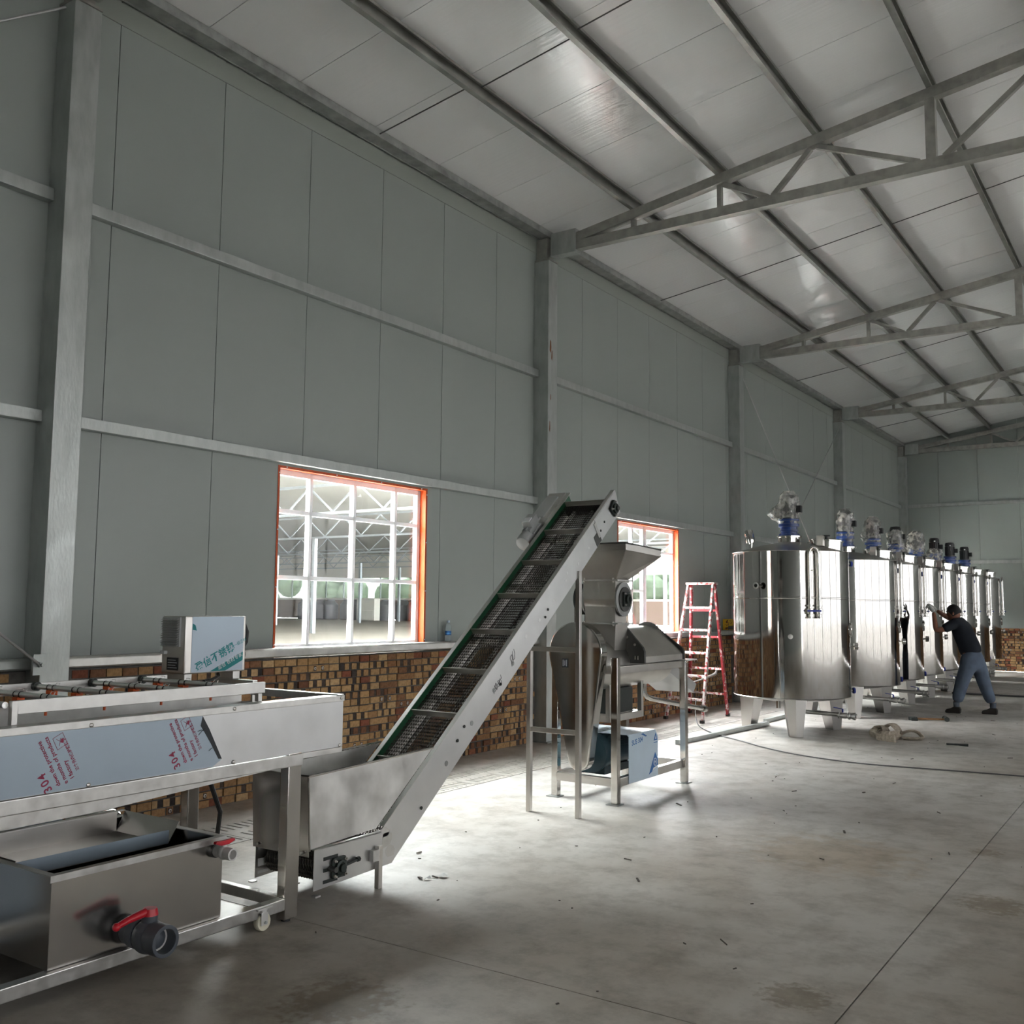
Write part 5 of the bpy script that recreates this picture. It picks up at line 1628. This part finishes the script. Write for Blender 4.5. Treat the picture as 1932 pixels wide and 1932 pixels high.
for seg, nm, mt in ((fr[0], 'front_rail', 'ladder_white'), (fr[1], 'front_rail', 'ladder_white'), (rr[0], 'rear_rail', 'ladder_red'), (rr[1], 'rear_rail', 'ladder_red')):
    MB().bar(lp(seg, .0), lp(seg, 1), .030, .055, up=(0, 1, 0)).build(nm, mt, ld, bevel=.003)
    p = lp(seg, .0)
    MB().cbox((p.x, p.y, .022), (.045, .07, .044)).build('rubber_foot', 'shoe_dark', ld, bevel=.004)
for u in (.16, .325, .49, .655, .82):
    MB().bar(lp(fr[0], u), lp(fr[1], u), .05, .032).build('tread', 'ladder_white', ld, bevel=.003)
for u in (.17, .36, .60, .80):
    MB().bar(lp(rr[0], u), lp(rr[1], u), .022, .030).build('rear_bar', 'ladder_white' if u < .5 else 'ladder_red', ld, bevel=.003)
MB().bar(lp(fr[0], 1.0) + Vector((-.03, .03, 0)), lp(fr[1], 1.0) + Vector((.03, .03, 0)), .12, .035).build('top_cap', 'ladder_white', ld, bevel=.004)
tag(MB().tube([(.66, 13.33, .66), (.64, 13.34, .60), (.60, 13.28, .57), (.52, 13.1, .52), (.42, 12.9, .47), (.36, 12.75, .46)], [.012, .022, .018, .012, .009, .006], 8).build('cord_bundle', 'cable_light'), 'grey knotted cord tied low on the red ladder', 'cord')

# ================================================================== SMALL THINGS ON THE SILL
bo = thing('water_bottle', 'clear plastic water bottle with blue cap on the sill rail', 'bottle', (.055, 7.9, 1.17))
MB().lathe([(0, 0), (.028, 0), (.032, .006), (.032, .055), (.0305, .06), (.0305, .105), (.032, .11), (.031, .135), (.024, .165), (.013, .183), (.013, .19), (0, .19)], (.055, 7.9, 1.1705), n=28).build('bottle_body', 'bottle_plastic', bo)
MB().lathe([(.0312, .062), (.0316, .064), (.0316, .100), (.0312, .103)], (.055, 7.9, 1.1705), n=28).build('bottle_label', 'print_blue', bo)
MB().lathe([(.0320, .076), (.0320, .083)], (.055, 7.9, 1.1705), n=28).build('label_band', 'print_white', bo)
MB().lathe([(.0155, .184), (.0155, .203), (.013, .206), (0, .206)], (.055, 7.9, 1.1705), n=22).build('bottle_cap', 'film_white', bo)
bo.children[-1].data.materials[0] = pm('cap_blue', (.10, .42, .75), .4)
yb = thing('paint_tin', 'yellow printed box on the sill beside the third column', 'box', (.06, 15.3, 1.17))
MB().box(.012, .10, 15.16, 15.40, 1.1705, 1.345).build('carton', 'yellow_card', yb, bevel=.004)
MB().box(.10, .1012, 15.17, 15.39, 1.18, 1.235).build('carton_print', 'plate_black', yb, smooth=0)
tag(MB().tube([(.108, 11.95, 1.176), (.115, 12.1, 1.178), (.12, 12.2, 1.15), (.125, 12.22, 1.05), (.13, 12.3, .85), (.2, 12.5, .62), (.24, 12.62, .45)], .010, 8).build('hanging_cord', 'cable_light'), 'pale cord hanging off the sill behind the ladder', 'cord')

# ================================================================== THINGS ON THE FLOOR
cpts = [(.75, 12.4, .30), (.80, 12.25, .16), (.95, 12.0, .03), (1.25, 11.6, .012), (1.6, 11.25, .011), (1.93, 10.99, .010), (2.3, 10.66, .010), (2.75, 10.36, .010), (3.2, 10.2, .010), (3.6, 10.15, .010), (4.3, 10.24, .010), (4.9, 10.3, .010), (5.8, 10.32, .010), (7.0, 10.2, .010)]


def smooth_path(P, k=4):
    P = [Vector(p) for p in P]
    out = []
    for i in range(len(P) - 1):
        a, b, c, d = P[max(i - 1, 0)], P[i], P[i + 1], P[min(i + 2, len(P) - 1)]
        for j in range(k):
            t = j / k
            out.append(.5 * ((2 * b) + (c - a) * t + (2 * a - 5 * b + 4 * c - d) * t * t + (3 * b - a - 3 * c + d) * t ** 3))
    return out + [P[-1]]


tag(MB().tube(smooth_path(cpts), .0065, 8).build('floor_cable', 'cable_grey'), 'long dark cable lying across the open floor', 'cable')
tag(MB().bar((1.42, 10.35, .0255), (1.60, 12.75, .0255), .055, .05).build('steel_tube', 'galvanized', bevel=.004), 'square steel tube on the floor between crusher and nearest tank', 'steel tube', 'loose steel tubes on the floor')
tag(MB().box(1.45, 1.50, 13.0, 14.65, 0.0, .05).build('steel_tube', 'galvanized', bevel=.004), 'square steel tube on the floor behind the nearest tank legs', 'steel tube', 'loose steel tubes on the floor')
tag(MB().box(2.6, 6.5, 19.6, 19.66, 0, .03).build('steel_bar', 'rod_steel', bevel=.004), 'thin dark bar lying on the floor beyond the worker', 'bar')
st = thing('webbing_strap', 'heap of folded pale webbing strap on the floor', 'strap', (3.25, 12.3, 0))
for k, (pts, w) in enumerate((([(3.02, 12.45, .05), (3.08, 12.40, .12), (3.17, 12.36, .13), (3.20, 12.30, .05), (3.12, 12.22, .02), (3.20, 12.12, .02), (3.36, 12.05, .03)], .06),
                              ([(3.10, 12.44, .06), (3.20, 12.40, .15), (3.28, 12.36, .16), (3.34, 12.34, .08), (3.27, 12.26, .04), (3.18, 12.18, .05), (3.28, 12.12, .06)], .06),
                              ([(3.30, 12.40, .03), (3.42, 12.36, .10), (3.52, 12.40, .10), (3.58, 12.42, .03), (3.50, 12.36, .02), (3.38, 12.34, .02)], .055))):
    MB().tube(smooth_path(pts, 5), w, 10, flat=.28).build('strap_fold', 'canvas_strap', st)
MB().tube(smooth_path([(3.02, 12.46, .03), (3.05, 12.42, .09), (3.04, 12.36, .06), (3.02, 12.40, .02)], 4), .055, 10, flat=.5).build('strap_roll', 'canvas_strap', st)
hm = thing('hammer', 'wooden handled hammer lying on the floor near the worker', 'hammer', (3.22, 14.7, 0))
MB().tube([(3.05, 14.62, .022), (3.2, 14.68, .022), (3.40, 14.78, .022)], [.016, .013, .014], 10).build('handle', 'wood_handle', hm)
MB().cyl((3.37, 14.86, .03), (3.42, 14.72, .03), .028, n=14).cyl((3.36, 14.885, .03), (3.372, 14.855, .03), .033, n=14).cyl((3.419, 14.725, .03), (3.43, 14.69, .03), .033, n=14).build('head', 'iron_black', hm, bevel=.002)
tag(MB().bar((2.96, 14.60, .025), (3.06, 14.56, .025), .05, .05).cyl((3.0, 14.52, .02), (3.08, 14.55, .02), .02, n=10).build('chisel', 'iron_black', bevel=.003), 'short dark steel chisel beside the hammer', 'chisel')
wr_ = thing('pliers', 'small pliers open on the floor right of the strap', 'pliers', (4.0, 12.2, 0))
MB().tube([(3.88, 12.20, .012), (3.98, 12.215, .012), (4.10, 12.26, .012)], [.008, .010, .013], 8).build('jaw_arm', 'iron_black', wr_)
MB().tube([(3.89, 12.17, .012), (3.98, 12.21, .014), (4.11, 12.20, .012)], [.008, .010, .013], 8).build('jaw_arm', 'iron_black', wr_)
rn = random.Random(4)
db = MB()
spots = [(3.05, 8.9), (3.4, 8.3), (3.1, 8.7), (3.9, 8.6), (3.6, 7.5), (4.2, 7.0), (2.9, 5.6), (4.3, 6.2), (3.3, 5.5), (2.55, 4.45), (2.65, 4.5), (4.0, 9.2), (4.6, 11.5), (4.2, 13.5), (4.6, 8.1), (3.6, 5.1), (2.7, 9.6), (2.2, 4.9), (4.8, 14.6), (3.9, 15.2), (5.0, 12.4), (2.9, 7.2), (4.9, 6.8), (4.4, 4.4), (3.8, 10.8)]
for x, y in spots:
    a, L = rn.uniform(0, 6.28), rn.uniform(.02, .07)
    db.bar((x, y, .004), (x + L * math.cos(a), y + L * math.sin(a), .005 + rn.random() * .006), .004 + rn.random() * .012, .005)
for i in range(140):
    x, y = rn.uniform(1.75, 7.5), rn.uniform(3.2, 17)
    a, L = rn.uniform(0, 6.28), rn.uniform(.004, .02)
    db.bar((x, y, .002), (x + L * math.cos(a), y + L * math.sin(a), .003), .003 + rn.random() * .006, .004)
tag(db.build('debris', 'debris_brown', smooth=0), 'dark chips and scraps scattered over the concrete', 'debris', kind='stuff')
for i, (x, y, s) in enumerate(((2.62, 4.52, 1.0), (2.60, 4.43, .5), (3.0, 9.0, .6))):
    tag(MB().sheet([(x, y, .003), (x + .05 * s, y - .01, .012), (x + .07 * s, y + .03, .006), (x + .02 * s, y + .045, .016)], .001).build('paper_scrap', 'paper_white', smooth=0),
        ['crumpled white paper scrap beside the conveyor foot', 'tiny white scrap next to the crumpled paper', 'white scrap on the floor beyond the crusher'][i], 'scrap', 'paper scraps on the floor')

# ================================================================== WORKER
def skin(name, verts, edges, mat, parent, sub=2, root=0):
    me = bpy.data.meshes.new(name)
    me.from_pydata([Vector(v[0]) - ORG[parent] if parent else Vector(v[0]) for v in verts], edges, [])
    o = bpy.data.objects.new(name, me)
    COL.objects.link(o)
    sk = o.modifiers.new('skin', 'SKIN')
    sk.use_smooth_shade = True
    for i, v in enumerate(verts):
        r = v[1]
        me.skin_vertices[0].data[i].radius = r if isinstance(r, tuple) else (r, r)
        me.skin_vertices[0].data[i].use_root = (i == root)
    sb = o.modifiers.new('sub', 'SUBSURF')
    sb.levels = sb.render_levels = sub
    bpy.context.view_layer.update()
    dg = bpy.context.evaluated_depsgraph_get()
    me2 = bpy.data.meshes.new_from_object(o.evaluated_get(dg))
    bpy.data.objects.remove(o)
    bpy.data.meshes.remove(me)
    me2.name = name
    me2.materials.clear()
    me2.materials.append(MATS[mat])
    o = bpy.data.objects.new(name, me2)
    COL.objects.link(o)
    for p in me2.polygons: p.use_smooth = True
    return o


PO = Vector((3.50, 16.06, 0))
DUM = bpy.data.objects.new('dummy', None)
ORG[DUM] = PO
V = [((3.55, 16.06, .90), .10), ((3.50, 16.06, 1.06), .09), ((3.40, 16.06, 1.26), .10), ((3.345, 16.06, 1.37), .06), ((3.335, 16.06, 1.41), .052),
     ((3.34, 15.90, 1.325), .058), ((3.20, 15.84, 1.235), .045), ((3.10, 15.84, 1.215), .042), ((3.075, 15.90, 1.36), .036), ((3.05, 15.96, 1.49), .029),
     ((3.34, 16.22, 1.345), .058), ((3.22, 16.27, 1.40), .045), ((3.14, 16.26, 1.44), .038), ((3.06, 16.16, 1.51), .029),
     ((3.50, 15.97, .82), .08), ((3.38, 15.98, .46), .058), ((3.315, 16.0, .14), .040), ((3.60, 16.15, .82), .08), ((3.67, 16.15, .46), .058), ((3.785, 16.14, .14), .040)]
E_ = [(0, 1), (1, 2), (2, 3), (3, 4), (2, 5), (5, 6), (6, 7), (7, 8), (8, 9), (2, 10), (10, 11), (11, 12), (12, 13), (0, 14), (14, 15), (15, 16), (0, 17), (17, 18), (18, 19)]
body = skin('person', V, E_, 'skin', DUM, 2)
# the head is part of the same mesh
hb = MB()
hc_ = Vector((3.315, 16.06, 1.475)) - PO
hd = Vector((-.62, 0, -.35)).normalized()          # where the face looks
hu = Vector((-.42, 0, .9)).normalized()
hl = Vector((0, 1, 0))
vs, fs, n, k = [], [], 20, 14
for i in range(k + 1):
    t = math.pi * i / k
    for j in range(n):
        u = 2 * math.pi * j / n
        x, yy, z = math.sin(t) * math.cos(u), math.sin(t) * math.sin(u), math.cos(t)
        r = 1.0
        if z < -.2 and x < .2: r *= 1 - .18 * (-z)          # jaw narrower behind
        vs.append(hc_ + hd * (x * .098 * r) + hl * (yy * .076 * r) + hu * (z * .118))
for i in range(k):
    fs += [(i * n + j, i * n + (j + 1) % n, (i + 1) * n + (j + 1) % n, (i + 1) * n + j) for j in range(n)]
hb.add(vs, fs)
def hp_(a, b, c): return hc_ + hd * a + hl * b + hu * c
hb.tube([hp_(.092, 0, .012), hp_(.108, 0, -.012), hp_(.118, 0, -.030), hp_(.100, 0, -.040)], [.008, .011, .015, .008], 8)
for s_ in (-1, 1):
    hb.ball(hp_(-.005, .078 * s_, -.005), .028, (.5, .35, 1), 10, 8)
    hb.ball(hp_(.083, .030 * s_, .010), .013, (1, 1, .8), 8, 6)
hb.tube([hp_(.090, -.026, -.062), hp_(.098, 0, -.060), hp_(.090, .026, -.062)], .006, 6)
bm = bmesh.new()
bm.from_mesh(body.data)
tmp = hb.mesh('head_tmp', 'skin', smooth=60)
bm.from_mesh(tmp)
bm.to_mesh(body.data)
bm.free()
bpy.data.meshes.remove(tmp)
for p in body.data.polygons: p.use_smooth = True
body.location = PO
ORG[body] = PO
tag(body, 'worker in dark shirt and blue trousers leaning towards a tank valve', 'person')


def dress(name, verts, edges, mat, sub=2):
    o = skin(name, verts, edges, mat, body, sub)
    o.parent = body
    ORG[o] = PO
    return o


dress('shirt', [((3.565, 16.06, .82), .190), ((3.50, 16.06, 1.02), .162), ((3.43, 16.06, 1.20), .165), ((3.385, 16.06, 1.31), .135), ((3.35, 16.06, 1.385), .068),
                ((3.35, 15.90, 1.325), .082), ((3.25, 15.86, 1.265), .072), ((3.19, 15.842, 1.235), .070),
                ((3.35, 16.22, 1.345), .082), ((3.25, 16.265, 1.39), .068)], [(0, 1), (1, 2), (2, 3), (3, 4), (3, 5), (5, 6), (6, 7), (3, 8), (8, 9)], 'shirt_navy')
dress('trousers', [((3.555, 16.06, .97), .150), ((3.565, 16.06, .82), .165), ((3.50, 15.97, .70), .118), ((3.41, 15.98, .46), .100), ((3.36, 15.99, .28), .090), ((3.325, 16.0, .15), .082),
                   ((3.62, 16.15, .70), .118), ((3.68, 16.15, .46), .098), ((3.735, 16.145, .28), .086), ((3.785, 16.14, .15), .078)],
      [(0, 1), (1, 2), (2, 3), (3, 4), (4, 5), (1, 6), (6, 7), (7, 8), (8, 9)], 'trousers_blue')
hr = MB()
vs, fs = [], []
for i in range(10):
    t = math.pi * .62 * i / 9
    for j in range(20):
        u = 2 * math.pi * j / 20
        x, yy, z = math.sin(t) * math.cos(u), math.sin(t) * math.sin(u), math.cos(t)
        lim = .2 if x > .4 else -1
        z2 = max(z, lim + .25 * (x < .75))
        vs.append(hc_ + PO + hd * (x * .106 - .008) + hl * (yy * .084) + hu * (z2 * .126 + .006))
for i in range(9):
    fs += [(i * 20 + j, i * 20 + (j + 1) % 20, (i + 1) * 20 + (j + 1) % 20, (i + 1) * 20 + j) for j in range(20)]
hr.add(vs, fs).build('hair', 'hair_black', body, smooth=60)
for (ax, ay, tx) in ((3.318, 16.0, 3.165), (3.79, 16.14, 3.64)):
    MB().cyl((ax, ay, .07), (ax + .003, ay, .17), .040, .044, 14).build('sock', 'sock_grey', body)
    sh = [(ax + .06, 0), (ax + .065, .06), (ax + .05, .095), (ax - .03, .10), (ax - .075, .07), (tx + .02, .055), (tx, .035), (tx, 0)]
    MB().prism(sh, 'y', ay - .045, ay + .045).build('shoe', 'shoe_dark', body, bevel=.02, smooth=50)
# gloved hands, fingers curled round the valve
for (wx, wy, wz), (px, py, pz), sg in (((3.05, 15.96, 1.49), (3.00, 16.02, 1.565), -1), ((3.06, 16.16, 1.51), (2.99, 16.14, 1.575), 1)):
    Vv = [((wx, wy, wz), .033), ((px, py, pz), (.040, .030))]
    Ee = [(0, 1)]
    for f in range(4):
        o0 = Vector((px - .02, py + sg * (-.03 + .02 * f) * .6, pz + .032 - .012 * f))
        L = (.9, 1.0, .95, .75)[f]
        k0 = len(Vv)
        Vv += [(o0, .0095), (o0 + Vector((-.03 * L, 0, .008)), .0090), (o0 + Vector((-.048 * L, -sg * .002, -.012)), .0085), (o0 + Vector((-.045 * L, -sg * .004, -.032)), .008)]
        Ee += [(1, k0), (k0, k0 + 1), (k0 + 1, k0 + 2), (k0 + 2, k0 + 3)]
    k0 = len(Vv)
    o0 = Vector((px, py - sg * .02, pz - .02))
    Vv += [(o0, .012), (o0 + Vector((-.025, -sg * .012, -.012)), .0105), (o0 + Vector((-.048, -sg * .006, -.012)), .009)]
    Ee += [(1, k0), (k0, k0 + 1), (k0 + 1, k0 + 2)]
    dress('glove', Vv, Ee, 'glove_white', 1)
